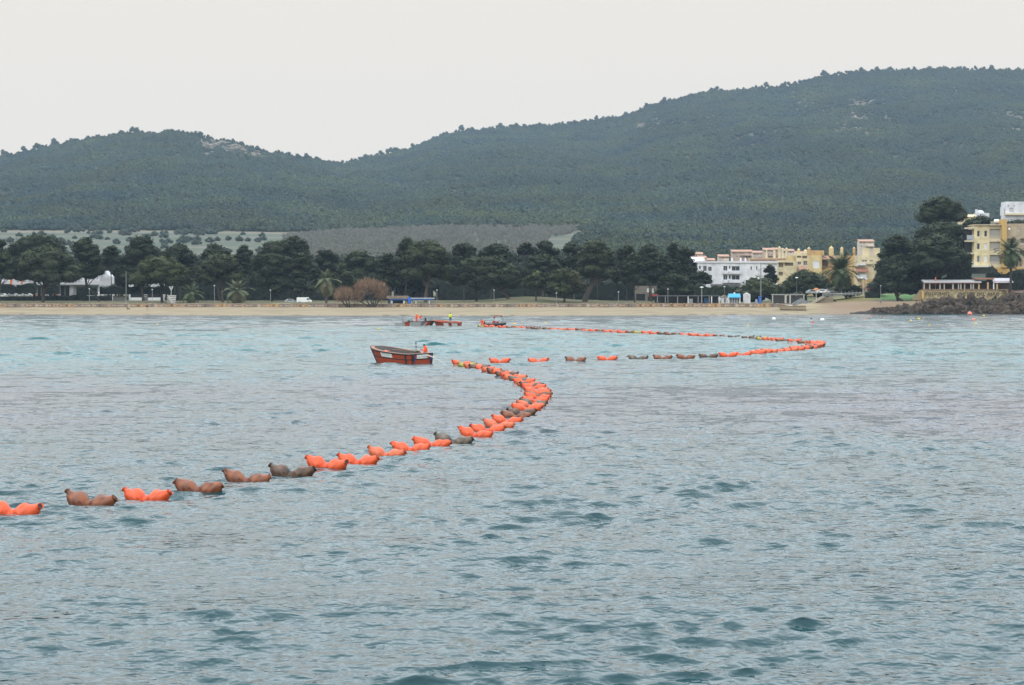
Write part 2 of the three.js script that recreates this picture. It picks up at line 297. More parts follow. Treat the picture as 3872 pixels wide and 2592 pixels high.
{
  const r = rng(77);
  for (let i = 0; i < 120000; i++) {
    const d = Math.sqrt(lerp(890 * 890, 4750 * 4750, Math.pow(r(), 1.15))), x = (r() * 2 - 1) * (0.245 * d + 20), X = 1936 + x / d * LENS;
    const dr = ridgeDepth(X); if (d > dr + 20) continue;
    if (d < DF) { if (r() > 0.8 || X < 2200 + 70 * N3(d / 50, 3) || (d < 905 + 20 * N3(X / 120, 2)) || (X > 2560 && d < 1330 && r() < 0.72) ) continue; }
    else if (r() < rockiness(X, x, d, 0) * 0.95) continue;
    const t = (d - DF) / (dr - DF), dens = 0.72 + 0.5 * fbm(x / 45, d / 60, 2, 3); if (r() > dens + 0.3) continue;
    const s = (d < 1500 ? 0.72 : d < DF ? 0.95 : 1.2) * (3.2 + 3.2 * r() * r() + 0.6) * (0.85 + 0.5 * Math.max(0, fbm(x / 60, d / 60, 11, 2))) * (t > 0.75 && r() < 0.5 ? 0.7 : 1), y = groundHeight(x, d);
    const k = Math.floor(r() * 3);
    forestSpots[k].push(matrixOf(x, y - 0.2, -d, s, s * (1 + 0.5 * r()), r() * 6.283));
    const patch = 0.5 + 1.3 * fbm(x / 90, d / 130, 15, 3), v = (0.8 + 0.4 * r()) * (0.8 + 0.45 * clamp(0.5 + 1.2 * fbm(x / 210, d / 260, 33, 3)));
    forestTint[k].push([v * lerp(0.85, 1.4, patch), v * lerp(0.92, 1.18, patch), v * lerp(1.08, 0.78, patch)]);
  }
  for (let X = -250; X < 4150; X += 4 + 9 * r()) {          // the trees that stand out along the ridge
    const dr = ridgeDepth(X) + (r() - 0.5) * 26, x = (X - 1936) / LENS * dr, big = N3(X / 45, 9) > -0.1;
    if (!big && r() < 0.35) continue;
    const s = 3.3 + 5.8 * r() * r() * (big ? 1 : 0.5); forestSpots[3].push(matrixOf(x, groundHeight(x, dr) - 0.3, -dr, s, s * (0.85 + 0.75 * r()), r() * 6.283)); forestTint[3].push([1, 1, 1]);
  }
}
function scatter(name, geos, spots, tints, material, label, category) {
  const root = new THREE.Group(); root.name = numbered(name); scene.add(root); tag(root, label, category); root.userData.kind = 'stuff';
  geos.forEach((g, i) => {
    if (!spots[i].length) return;
    const m = new THREE.InstancedMesh(g, material, spots[i].length); m.name = 'tree_mass';
    spots[i].forEach((q, k) => { m.setMatrixAt(k, q); const t = tints[i][k]; m.setColorAt(k, new THREE.Color().setRGB(t[0], t[1], t[2])); });
    m.castShadow = m.receiveShadow = true; root.add(m);
  });
  return root;
}
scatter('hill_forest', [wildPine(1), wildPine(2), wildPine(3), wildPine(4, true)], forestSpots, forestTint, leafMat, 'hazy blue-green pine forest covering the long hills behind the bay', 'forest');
{ // bare limestone showing between the trees near the ridges
  const r = rng(31), spots = [[]], tint = [[]];
  for (let i = 0; i < 90000; i++) {
    const d = DF + 2400 * r(), x = (r() * 2 - 1) * (0.24 * d), X = 1936 + x / d * LENS; if (d > ridgeDepth(X)) continue;
    const k = rockiness(X, x, d, 0); if (k < 0.22 || r() > k * 0.85) continue;
    const s = 1.7 + 3.6 * r() * k, v = 0.75 + 0.4 * r(); spots[0].push(matrixOf(x, hillHeight(x, d) + s * 0.1, -d, s * 1.25, s, r() * 6.28)); tint[0].push([v, v * 0.93, v * 0.84]);
  }
  const g = lump(0, 0, 0, 1, 1, 1, rng(3), 0.5); g.computeVertexNormals();
  scatter('rock_outcrops', [g], spots, tint, mat(0.19, 0.17, 0.145, 0.95), 'pale limestone outcrops breaking through the forest near the ridges', 'rocks');
}
{ // the olive trees on the green fields and the bare grey almond orchard
  const r = rng(5), olive = [[]], ot = [[]], almond = [[]], at2 = [[]];
  for (let i = 0; i < 1900; i++) {
    const d = 960 + (DF - 960) * r(), x = (r() * 2 - 1) * 0.24 * d, X = 1936 + x / d * LENS;
    if (X > 2230 || N3(x / 55, d / 90, 21) < -0.1 || (X > 1080 && d > 1050)) continue;
    const s = (2.4 + 2 * r()) * (0.55 + d / 3000); olive[0].push(matrixOf(x, plainHeight(x, d) - 0.4, -d, s, s * 1.05, r() * 6)); const v = 0.9 + 0.5 * r(); ot[0].push([v * 1.25, v * 1.12, v * 1.2]);
  }
  for (let d = 1040; d < DF - 4; d += 6.2 * d / 1300) for (let x = -200; x < 70; x += 5.2) {
    const X = 1936 + x / d * LENS, top = lerp(DF - 180, DF + 40, smooth(1000, 1350, X));
    if (X < 1080 + 50 * N3(d / 30, 1) || X > 2190 - 120 * smooth(2080, 1800, d) || d > top || r() < 0.25 || N3(x / 30, d / 60, 31) > 0.2 + 0.3 * r()) continue;
    const s = (1.9 + 0.8 * r()) * (0.6 + d / 3200); almond[0].push(matrixOf(x + (r() - 0.5) * 3.4, plainHeight(x, d) - 0.1, -d + (r() - 0.5) * 5, s, s * 1.1, r() * 6)); const v = 0.8 + 0.4 * r(); at2[0].push([v, v, v]);
  }
  scatter('olive_grove', [wildPine(8)], olive, ot, leafMat, 'round olive trees dotted over the green fields at the foot of the hills', 'trees');
  const L = new Leaves(); for (let i = 0; i < 150; i++) { const a = r() * 6.283, u = r(), q = Math.sqrt(r()) * 0.9; L.tuft(Math.cos(a) * q * 0.8, 0.35 + u * 0.9 * (1.1 - q * 0.6), Math.sin(a) * q * 0.8, 0.16, r, mixc([0.12, 0.115, 0.095], [0.21, 0.2, 0.165], r()), 1.2); }
  L.shell(rod([0, 0, 0], [0, 0.5, 0], 0.07, 0.04, 4).toNonIndexed(), [0.1, 0.08, 0.06]);
  scatter('almond_orchard', [L.build()], almond, at2, leafMat, 'grey leafless orchard in rows on the slope below the saddle of the hills', 'orchard');
}

// ------------------------------------------------------------------ shore: wall, headland, pines, palms, lamps
const barkMat = mat(0.085, 0.066, 0.052, 0.95), darkBark = mat(0.04, 0.033, 0.028, 0.95);
{ // low sandstone wall along the back of the beach, built of panels of differing stone
  const wall = thing('beach_wall', 'long low sandstone wall in tan and grey panels along the back of the sand', 'wall', [0, 0, -WALL]);
  const tones = [[0.46, 0.34, 0.26], [0.54, 0.37, 0.23], [0.41, 0.32, 0.26], [0.50, 0.39, 0.30], [0.60, 0.40, 0.22], [0.43, 0.34, 0.28], [0.48, 0.38, 0.30]].map((c) => mat(...c, 0.9, { map: dapple(64, 5, 0.5, c[0] * 90, 1) }));
  const r = rng(9), k = px(WALL), x1 = (3005 - 1936) * k; let x = (-170 - 1936) * k;
  while (x < x1) {
    const w = Math.min(1.6 + 3.4 * r(), x1 - x), X = 1936 + x / k, h = curve([[0, 3.1], [1000, 2.95], [1900, 2.98], [2500, 3.15], [3005, 3.1]], X) + (r() - 0.5) * 0.08, y0 = 1.2;
    const warm = smooth(2280, 2420, X) + (r() < 0.3 ? 0.5 : 0);
    part('wall_panel', box(w - 0.025, h - y0, 0.55, x + w / 2, (h + y0) / 2, (r() - 0.5) * 0.06), tones[Math.floor(r() * 7 * (1 - 0.5 * warm)) + (warm > 0.7 && r() < 0.6 ? 3 : 0)] ?? tones[1], wall);
    x += w;
  }
}
// the rocky headland on the right, rising to the terrace and the hill behind it
const headTop = (X) => curve([[3230, 0.5], [3300, 1.3], [3400, 1.9], [3470, 2.6], [3520, 4.0], [3600, 4.6], [3800, 4.3], [3850, 5.2], [4300, 6]], X);
function headHeight(X, d) {
  const s = 63000 / (curve(shoreY, X) - 1100) - 3 + 2.5 * N3(X / 37, 3), x = (X - 1936) / LENS * d, t = d - s, T = headTop(X);
  if (t < 0) return t * 0.6;
  const steep = 3 + 9 * smooth(3330, 3500, X) * 0.4;
  let h = T * smooth(0, 1, Math.pow(clamp(t / (steep + T)), 0.8));
  h += (0.9 * fbm(x / 2.6, d / 2.6, 3, 4) + 1.0 * N3(x / 5, d / 4)) * smooth(0, 1, t) * (1 - smooth(9, 14, t)) * clamp(T / 3, 0.35, 1);
  h += smooth(3390, 3520, X) * Math.min(15, Math.max(0, d - 762) * 0.19);
  return h - 0.25;
}
{
  const Xs = steps(3215, 4500, 420), ds = [...steps(690, 750, 90), ...steps(752, 960, 40)];
  const pos = [], col = [], idx = [], w = Xs.length;
  for (const d of ds) for (const X of Xs) {
    const h = headHeight(X, d), x = (X - 1936) / LENS * d, n = clamp(0.5 + fbm(x / 2.2, d / 2.2 + h, 3, 4)), top = headTop(X) - 0.4;
    pos.push(x, d > 960 - 1 ? h - 5 : h, -d);
    let c = mixc([0.02, 0.016, 0.013], [0.078, 0.055, 0.037], n * n * 1.25);
    c = mixc(c, [0.02, 0.016, 0.013], smooth(0.7, 0.1, h));
    c = mixc(c, [0.045, 0.05, 0.025], smooth(-0.3, 0.3, h - top) * smooth(3380, 3450, X) * 0.7);
    col.push(...c);
  }
  for (let j = 0; j < ds.length - 1; j++) for (let i = 0; i < w - 1; i++) { const a = j * w + i, b = a + w; idx.push(a, a + 1, b, a + 1, b + 1, b); }
  const g = new THREE.BufferGeometry(); g.setAttribute('position', new THREE.Float32BufferAttribute(pos, 3)); g.setAttribute('color', new THREE.Float32BufferAttribute(col, 3)); g.setIndex(idx); g.computeVertexNormals();
  struct('rocky_headland', g, earthMat);
}
{ // broken boulders over the face of the headland
  const r = rng(19), spots = [[], []], tint = [[], []];
  for (let i = 0; i < 900; i++) {
    const X = 3300 + 760 * r(), s = 63000 / (curve(shoreY, X) - 1100) - 3, d = s + 12 * r() * r() + 0.5, y = headHeight(X, d); if (y < -0.6) continue;
    const k = r() < 0.5 ? 0 : 1, z = 0.35 + 1.1 * r() * r() * smooth(3300, 3480, X) + 0.2 * r(), v = 0.5 + 0.9 * r(); spots[k].push(new THREE.Matrix4().compose(V((X - 1936) / LENS * d, y, -d), new THREE.Quaternion().setFromEuler(new THREE.Euler(r() * 6, r() * 6, r() * 6)), V(z * 1.3, z * 0.8, z))); tint[k].push([v, v * 0.95, v * 0.9]);
  }
  const g = [1, 2].map((q) => { const l = lump(0, 0, 0, 1, 1, 1, rng(q), 0.55); l.computeVertexNormals(); return l; });
  scatter('shore_rocks', g, spots, tint, mat(0.062, 0.046, 0.034, 0.95), 'broken dark brown boulders covering the face of the headland', 'rocks');
}
{ // loose rocks where the sand runs out
  const r = rng(44), m = mat(0.075, 0.055, 0.042, 0.95, { map: dapple(64, 7, 0.8, 3) }), spots = [[3105, 1183, 20], [3135, 1182, 24], [3168, 1184, 18], [3232, 1180, 26], [3268, 1181, 30], [3310, 1180, 34], [3352, 1182, 30], [3398, 1181, 38], [3440, 1182, 30]];
  const words = ['first', 'second', 'third', 'fourth', 'fifth', 'sixth', 'seventh', 'eighth', 'ninth'];
  spots.forEach(([X, Y, w], i) => {
    const p = ground(X, Y, 0.15), s = w * px(-p.z) / 2, g = lump(0, 0, 0, s, s * 0.55, s * 0.8, r, 0.45, ICO2); g.computeVertexNormals();
    solo('rock', g, m, `dark brown shore rock, ${words[i]} of the row running from the sand to the headland`, 'rock', 'dark rocks at the water line by the headland').position.copy(p);
  });
}
const cores = [];
// a pine given by its outline in the photo: crown from X0 to X1 and Yt to Yb, standing at depth d
let pineSeed = 100;
function pine(label, X0, X1, Yt, Yb, d, o = {}) {
  { const w = (X1 - X0) * 0.07; X0 -= w; X1 += w; }
  const r = rng(pineSeed++), Xc = (X0 + X1) / 2, k = px(d), Xb = o.trunk ?? Xc + (r() - 0.5) * 0.2 * (X1 - X0), bx = (Xb - 1936) * k, by = (o.base ?? groundHeight(bx, d)) - 0.2;
  const R = (X1 - X0) / 2 * k, H = at(Xc, Yt, d).y - by, hb = Math.max(at(Xc, Yb, d).y - by, 1), cx0 = (Xc - 1936) * k - bx;
  const light = o.light ?? 0, tone = mixc([0.012, 0.018, 0.008], [0.026, 0.033, 0.009], light), tip = mixc([0.047, 0.068, 0.015], [0.11, 0.13, 0.022], light);
  const t = thing('pine_tree', label, 'pine tree', [bx, by, -d], 0, o.group ?? 'pines along the beach promenade');
  const L = new Leaves(), lobes = [], n = Math.round(15 + R * 1.7 + (H - hb) * 0.9);
  for (let i = 0; i < n; i++) {
    const low = i > n * 0.62, a = r() * 6.283, s = Math.min(R * (0.3 + 0.14 * r()), 3.7), q = i === 0 ? 0 : i < 3 ? 1 : Math.pow(r(), 0.42), rx = s, ry = s * (0.52 + 0.16 * r());
    const side = i === 1 ? 0 : i === 2 ? Math.PI : a, x = Math.cos(side) * q * Math.max(0.2, R - rx), z = Math.sin(side) * q * Math.max(0.2, R * 0.85 - rx), dome = 0.22 + 0.78 * Math.sqrt(Math.max(0, 1 - Math.pow(q, 3) * 0.9)) - 0.1 * r();
    const yTop = hb + (H - hb) * dome, y = low || i === 1 || i === 2 ? lerp(hb + ry * 0.8, yTop - ry, (i < 3 ? 0.25 : 0.1) + 0.55 * r()) : yTop - ry * (0.95 + 0.5 * r() * (i ? 1 : 0));
    lobes.push([cx0 + x, y, z, rx, ry]);
    L.shell(lump(cx0 + x, y, z, rx * 0.84, ry * 0.8, rx * 0.84, r, 0.3), mixc(tone, tip, 0.12));
    const amber = o.amber && cx0 + x > cx0 + R * 0.2 && y > hb ? 1 : 0;
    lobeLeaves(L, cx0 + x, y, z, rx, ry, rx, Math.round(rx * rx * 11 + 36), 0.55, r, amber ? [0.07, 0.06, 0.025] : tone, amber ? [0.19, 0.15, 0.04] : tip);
  }
  const lean = o.lean ?? cx0 * 0.6, fork = [lean, Math.max(hb * 0.75, 1.5), 0], tr = clamp(R * 0.05, 0.18, 0.42) * (o.thick ?? 1), parts = [...limb([[0, -0.3, 0], [lean * 0.35, fork[1] * 0.5, 0.1], fork], [tr * 1.25, tr, tr * 0.8], 7)];
  lobes.filter((_, i) => i % 3 !== 2).slice(0, 7).forEach((b) => parts.push(...limb([fork, [lerp(fork[0], b[0], 0.5), lerp(fork[1], b[1], 0.42), b[2] * 0.45], [b[0], b[1] - b[4] * 0.3, b[2]]], [tr * 0.6, tr * 0.4, tr * 0.16], 5)));
  part('trunk', parts, o.bark ?? (r() < 0.6 ? darkBark : barkMat), t);
  part('crown', L.build(), leafMat, t);
  return t;
}
{ // the rest of the grove behind them, one dark mass in the photo
  const r = rng(71), spots = [[], []], tint = [[], []];
  const variant = (seed) => { const q = rng(seed), L = new Leaves(), tone = [0.013, 0.021, 0.013], tip = [0.03, 0.045, 0.02]; for (let i = 0; i < 16; i++) { const a = q() * 6.283, u = i ? Math.sqrt(q()) : 0, s = 0.3 + 0.12 * q(), y = 1.15 - 0.35 * u * u - 0.45 * q() * (i > 8 ? 1 : 0.2), x = Math.cos(a) * u * 0.7, z = Math.sin(a) * u * 0.7; L.shell(lump(x, y, z, s * 0.86, s * 0.5, s * 0.86, q, 0.3), tone); lobeLeaves(L, x, y, z, s, s * 0.6, s, 60, 0.08, q, tone, tip); } L.shell(rod([0, 0, 0], [0, 1, 0], 0.045, 0.03, 5).toNonIndexed(), [0.03, 0.025, 0.02]); return L.build(); };
  for (let X = -150; X < 2600; X += 20) for (const d of [856, 884]) {
    const dd = d + 14 * r(), Xj = X + 18 * (r() - 0.5), x = (Xj - 1936) / LENS * dd, y = groundHeight(x, dd), top = curve([[-150, 948], [800, 958], [1150, 968], [1500, 958], [1900, 948], [2300, 946], [2600, 970]], Xj) + 34 * r() - 26, H = at(Xj, top, dd).y - y, s = 6.5 + 2.5 * r(), k = r() < 0.5 ? 0 : 1, v = 0.8 + 0.4 * r();
    spots[k].push(matrixOf(x, y, -dd, s, H / 1.5, r() * 6.3)); tint[k].push([v, v, v]);
  }
  scatter('pine_grove', [variant(1), variant(2)], spots, tint, leafMat, 'dark mass of pines behind the front row along the beach park', 'grove');
}
const pines = [
  ['dark pine cut by the edge of the photo, above the white house', -90, 42, 893, 1050, 792, {}],
  ['low olive-tinted pine at the far end of the row', -60, 62, 950, 1062, 762, { light: 0.25, trunk: -4 }],
  ['tall wide dark pine rising behind the broad front pine', 20, 258, 875, 1010, 800, {}],
  ['broad umbrella pine in front of the house with orange pillars', 55, 298, 922, 1074, 764, { light: 0.3, trunk: 160, thick: 1.2 }],
  ['pine with two thin slanting trunks beside the white gable', 262, 390, 896, 1070, 778, { trunk: 378, lean: -4.5, light: 0.08 }],
  ['small dark pine in the gap beside the tall round-topped pine', 383, 452, 926, 1010, 815, {}],
  ['tall round-topped dark pine behind the light green pine', 446, 616, 882, 1086, 790, {}],
  ['light green umbrella pine in front, near the tall bare pole', 496, 718, 964, 1078, 758, { light: 0.75, trunk: 612 }],
  ['dark pine filling the space behind the light green umbrella pine', 600, 748, 913, 1060, 805, {}],
  ['dark pine with a flat top behind the palm with grey skirt', 752, 884, 913, 1060, 800, {}],
  ['mid green pine spreading over the lower palm', 742, 930, 952, 1078, 768, { light: 0.35 }],
  ['narrow dark pine beside the twin-topped pine', 884, 962, 926, 1060, 805, {}],
  ['large twin-topped dark pine behind the white van', 945, 1124, 902, 1120, 782, { light: 0.1 }],
  ['higher of the two tops on the twin-topped pine group', 1052, 1172, 886, 1040, 788, { light: 0.08 }],
  ['dark pine sloping down from the twin tops towards the drooping palm', 1090, 1190, 955, 1120, 775, { light: 0.1 }],
  ['pine with a round top behind the drooping palm', 1176, 1290, 941, 1095, 800, {}],
  ['wide dark pine behind the bare brown tamarisk trees', 1272, 1452, 946, 1096, 785, { light: 0.12 }],
  ['low dark pine beside the blue beach kiosk', 1425, 1512, 952, 1112, 775, { light: 0.1 }],
  ['upper part of the tall pine whose ragged top stands highest behind the kiosk', 1490, 1592, 897, 1040, 792, { light: 0.15 }],
  ['large bushy olive-green pine standing over the blue kiosk', 1520, 1716, 903, 1068, 766, { light: 0.42, trunk: 1608, thick: 1.35 }],
  ['dark pine behind and between the bushy kiosk pine and its neighbour', 1702, 1812, 909, 1050, 800, {}],
  ['pine with a broad spreading crown next to the bushy kiosk pine', 1712, 1884, 960, 1086, 768, { light: 0.25 }],
  ['pine with an even round top at the rear of the middle of the row', 1800, 1942, 911, 1060, 802, {}],
  ['pine in front with a layered crown above the grassy hump', 1776, 1966, 965, 1094, 764, { light: 0.18, trunk: 1926, lean: -3 }],
  ['high thin crown standing clear on a bare stem', 1958, 2032, 914, 966, 806, {}],
  ['tallest dark pine in the middle of the row, behind the light front pine', 2016, 2122, 897, 1090, 796, {}],
  ['shadowed pine under the tallest dark pine', 1972, 2126, 951, 1062, 782, { light: 0.08 }],
  ['small light green pine on the grassy hump', 1978, 2076, 1024, 1096, 752, { light: 0.7, trunk: 2027 }],
  ['dark pine with a flat top left of the pine with the thick pale trunk', 2112, 2212, 911, 1070, 798, {}],
  ['front pine whose right side has turned yellow brown', 2062, 2212, 1006, 1122, 750, { light: 0.5, amber: true }],
  ['tall pine on a thick pale leaning trunk', 2172, 2336, 900, 1062, 760, { light: 0.3, trunk: 2210, lean: 2.2, thick: 2.0, bark: barkMat }],
  ['pine directly right of the pine with the thick pale trunk', 2322, 2414, 922, 1072, 795, { light: 0.1 }],
  ['full round pine in front, beside the promenade lamp', 2346, 2444, 956, 1084, 768, { light: 0.28 }],
  ['dark pine with a domed top near the end of the row', 2398, 2518, 913, 1062, 792, {}],
  ['small dark pine hanging low in front of the domed pine', 2430, 2500, 981, 1072, 770, { light: 0.1 }],
  ['pine with a ragged crown behind the domed pine', 2460, 2552, 960, 1078, 776, { light: 0.15 }],
  ['slim pine top standing up near the end of the row', 2516, 2572, 921, 1040, 798, {}],
  ['last tall pine of the row, next to the white apartment block', 2548, 2634, 932, 1036, 790, { light: 0.05 }],
  ['low spreading pine below the last tall pines', 2484, 2622, 1026, 1118, 766, { light: 0.15 }],
  ['low pine branch mass covering the corner of the white apartment block', 2608, 2690, 1022, 1078, 780, { light: 0.1, trunk: 2624 }],
];
for (const p of pines) pine(...p);
const TOWN = 'low trees in front of the town';
pine('low wide pine in front of the white apartment block, behind the floodlight mast', 2782, 2968, 1043, 1128, 772, { light: 0.6, group: TOWN });
pine('dark slender tree against the white wall of the apartment block', 2886, 2942, 1000, 1078, 796, { light: 0, group: TOWN });
pine('low wide pine in front of the yellow houses, behind the pergola frame', 2952, 3136, 1016, 1106, 776, { light: 0.42, group: TOWN });
pine('dark bushy tree under the large palm', 3118, 3256, 1056, 1108, 768, { light: 0.05, group: TOWN });
const HEAD = 'large pines on the headland';
pine('topmost headland pine, its round crown standing alone against the hill', 3470, 3648, 742, 838, 800, { base: 24, light: 0.12, group: HEAD, trunk: 3560 });
pine('dark pine beneath the topmost headland pine', 3452, 3664, 830, 960, 785, { base: 14, light: 0.06, group: HEAD });
pine('large dark pine beside the yellow apartment house', 3440, 3662, 884, 1026, 745, { light: 0.1, group: HEAD, base: 6, trunk: 3530, thick: 1.3 });
pine('tall dark pine on the town side of the headland', 3322, 3470, 881, 1050, 750, { light: 0.03, group: HEAD, base: 4 });
pine('low dark bushy pine at the foot of the headland above the bright lawn', 3288, 3452, 968, 1116, 744, { light: 0.02, group: HEAD, base: 3.2, trunk: 3420 });
pine('dark bushy tree behind the terrace roof', 3420, 3520, 1000, 1120, 750, { light: 0, group: HEAD, base: 3.6 });
pine('dark tree line behind the yellow apartment house, nearer the headland pines', 3640, 3780, 812, 880, 850, { base: 20, light: 0, group: HEAD });
pine('dark tree line below the white villa on the hilltop', 3740, 3960, 826, 890, 850, { base: 20, light: 0, group: HEAD });

// palms: every frond is a piece of its own
const frondGeos = [0.55, 0.95, 1.45].map((droop, v) => {
  const L = new Leaves(), r = rng(60 + v), n = 15, P = (t) => { const a = droop * t * 1.25; return [Math.sin(a) / (1.25 * droop), (Math.cos(a) - 1) / (1.25 * droop) * 1.0, 0]; };
  for (let i = 0; i < 6; i++) { const a = P(i / 6), b = P((i + 1) / 6); L.tri([a[0], a[1] + 0.012, 0.01], [a[0], a[1], -0.012], b, [0.09, 0.085, 0.04]); L.tri([a[0], a[1] - 0.012, -0.01], [a[0], a[1], 0.012], b, [0.09, 0.085, 0.04]); }
  for (let i = 1; i <= n; i++) for (const s of [-1, 1]) {
    const t = i / (n + 0.5), p = P(t), q = P(Math.min(1, t + 0.06)), len = 0.2 * Math.sin(Math.PI * (0.18 + 0.8 * t)) + 0.04, k = 0.8 + 0.4 * r();
    L.tri([p[0], p[1], 0], [q[0], q[1], 0], [p[0] + 0.12, p[1] - 0.35 * len * (1 + r() * 0.6), s * len], [0.9 * k, k, 0.85 * k]);
  }
  return L.build();
});
const palmGreen = new THREE.MeshStandardMaterial({ color: new THREE.Color().setRGB(0.062, 0.078, 0.034), vertexColors: true, roughness: 0.8, side: THREE.DoubleSide });
const palmDry = new THREE.MeshStandardMaterial({ color: new THREE.Color().setRGB(0.155, 0.135, 0.085), vertexColors: true, roughness: 0.9, side: THREE.DoubleSide });
const palmGrey = new THREE.MeshStandardMaterial({ color: new THREE.Color().setRGB(0.12, 0.122, 0.075), vertexColors: true, roughness: 0.9, side: THREE.DoubleSide });
function palm(label, X, Ytop, Yhub, Ybase, R, d, o = {}) {
  const r = rng(o.seed ?? X), k = px(d), x = (X - 1936) * k, base = at(X, Ybase, d), t = thing('palm_tree', label, 'palm tree', [x, base.y - 0.1, -d], 0, 'palms on the shore'), h = at(X, Yhub, d).y - base.y, len = R * k, up = (Yhub - Ytop) * k;
  part('trunk', [...limb([[0, 0, 0], [0.1, h * 0.5, 0], [0, h, 0]], [len * 0.085, len * 0.07, len * 0.085], 8), lump(0, h, 0, len * 0.12, len * 0.14, len * 0.12, r, 0.3)], o.bark ?? barkMat, t);
  const n = o.n ?? 48;
  for (let i = 0; i < n; i++) {
    const u = i / n, el = lerp(1.4, o.low ?? -0.9, Math.pow(u, 0.95)) + (r() - 0.5) * 0.25, az = i * 2.399 + r() * 0.5, v = el > 0.7 ? 0 : el > 0 ? 1 : 2;
    const f = part('frond', frondGeos[v], u > (o.dry ?? 0.75) ? palmDry : (o.green ?? palmGreen), t), s = len * (0.95 + 0.3 * r()) * (el > 0.6 ? Math.min(1.25, up / len * 1.15) : 1.05);
    f.position.set(0, h, 0); f.rotation.set(0, az, 0); f.rotateZ(el); f.scale.set(s, s, s * 1.15);
  }
  return t;
}
palm('grey-green palm with a drooping skirt behind the wall, standing in front of dark pines', 896, 1058, 1096, 1150, 54, 748, { green: palmGrey, dry: 0.55, low: -1.25, seed: 3 });
palm('dark ragged palm leaning low beside the white stairs', 722, 1072, 1106, 1150, 48, 750, { dry: 0.7, low: -1.1, n: 40, seed: 4 });
palm('tall drooping palm with pale fronds near the brown tamarisk trees', 1233, 1020, 1058, 1152, 54, 746, { green: palmGrey, dry: 0.5, low: -1.3, n: 54, seed: 5 });
palm('large full palm in front of the orange houses', 3179, 962, 1020, 1108, 66, 760, { dry: 0.97, low: -1.15, n: 70, seed: 6 });
palm('palm overhanging the end of the restaurant terrace', 3822, 902, 950, 1100, 62, 737, { dry: 0.8, low: -1.2, n: 60, seed: 7, bark: darkBark });

// bare tamarisks by the wall
const twigMat = new THREE.MeshStandardMaterial({ color: 0xffffff, vertexColors: true, roughness: 0.95, side: THREE.DoubleSide });
function tamarisk(label, X, Ybase, puffs, d, seed) {
  const r = rng(seed), k = px(d), x0 = (X - 1936) * k, b = at(X, Ybase, d), t = thing('tamarisk_tree', label, 'tree', [x0, b.y - 0.2, -d], 0, 'bare brown tamarisks by the beach wall'), L = new Leaves(), tr = [];
  for (const [Xa, Ya, rx, ry] of puffs) {
    const c = [(Xa - X) * k, at(Xa, Ya, d).y - b.y, (r() - 0.5) * 1.5], R = rx * k, Q = ry * k;
    tr.push(...limb([[(r() - 0.5) * 0.7, 0, 0], [c[0] * 0.45, c[1] * 0.45, 0], c], [0.3, 0.2, 0.06], 6));
    for (let i = 0; i < 5; i++) tr.push(rod([c[0] * 0.5, c[1] * 0.5, 0], [c[0] + (r() - 0.5) * R, c[1] + (r() - 0.2) * Q * 0.8, (r() - 0.5) * R], 0.08, 0.02, 4));
    for (let i = 0; i < R * Q * 120; i++) {
      const u = r() * 2 - 1, a = r() * 6.283, q = Math.sqrt(1 - u * u), f = Math.cbrt(r()), px0 = c[0] + q * Math.cos(a) * R * f, py = c[1] + u * Q * f, pz = c[2] + q * Math.sin(a) * R * f, w = 0.045 + 0.05 * r(), l = 0.5 + 0.7 * r(), dx = (q * Math.cos(a) * 0.7 + (r() - 0.5)) * l, dy = (0.5 + u * 0.6 + (r() - 0.5)) * l, dz = (r() - 0.5) * l;
      const cc = mixc([0.10, 0.064, 0.044], [0.27, 0.168, 0.10], r()); L.tri([px0 - w, py, pz], [px0 + w, py, pz + w], [px0 + dx, py + dy, pz + dz], cc);
    }
  }
  part('trunk', tr, darkBark, t); part('twigs', L.build(), twigMat, t);
}
tamarisk('smaller bare tamarisk with reddish brown twigs beside the drooping palm', 1322, 1169, [[1297, 1112, 34, 26], [1280, 1125, 20, 20], [1318, 1118, 20, 28]], 731.5, 21);
tamarisk('larger bare tamarisk with a wide orange-brown crown between the small tamarisk and the kiosk', 1412, 1170, [[1385, 1085, 40, 32], [1432, 1098, 34, 30], [1360, 1100, 26, 34], [1408, 1082, 34, 24], [1348, 1128, 18, 26], [1440, 1120, 24, 24]], 731.2, 22);

// hedges and shrubs
function hedge(label, X0, X1, Yt, Yb, d, o = {}) {
  const r = rng(X0 + 7000), k = px(d), b = at((X0 + X1) / 2, Yb, d), W = (X1 - X0) * k, H = (Yb - Yt) * k, t = thing('hedge', label, 'hedge', [b.x, b.y - 0.15, -d], o.turn ?? 0), L = new Leaves(), tone = o.tone ?? [0.012, 0.018, 0.012], tip = o.tip ?? [0.026, 0.036, 0.018], deep = o.deep ?? 2.5;
  L.shell(moveVerts(new THREE.BoxGeometry(W, H, deep, Math.ceil(W), Math.ceil(H * 1.5), 2), (x, y, z) => [x, y + H / 2 + (y > 0 ? 0.9 * N3(x * 0.35, z, 3) * H * 0.5 : 0), z + 0.2 * N3(x, y)]), tone);
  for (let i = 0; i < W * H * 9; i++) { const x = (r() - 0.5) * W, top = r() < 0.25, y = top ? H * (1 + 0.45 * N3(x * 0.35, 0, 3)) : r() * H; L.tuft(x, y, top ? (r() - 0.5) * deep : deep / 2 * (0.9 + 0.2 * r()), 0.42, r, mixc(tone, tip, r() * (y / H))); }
  part('foliage', L.build(), leafMat, t); part('stem', [0, 1, 2].map((i) => rod([(i / 2 - 0.5) * W * 0.9, 0, 0], [(i / 2 - 0.5) * W * 0.9, H * 0.5, 0], 0.08, 0.05)), darkBark, t);
  return t;
}
hedge('dark clipped hedge along the white house, its longest stretch', -60, 58, 1080, 1108, 796);
hedge('low dark hedge along the foot of the white house, behind the parked cars', -120, 420, 1119, 1142, 818, { deep: 1 });
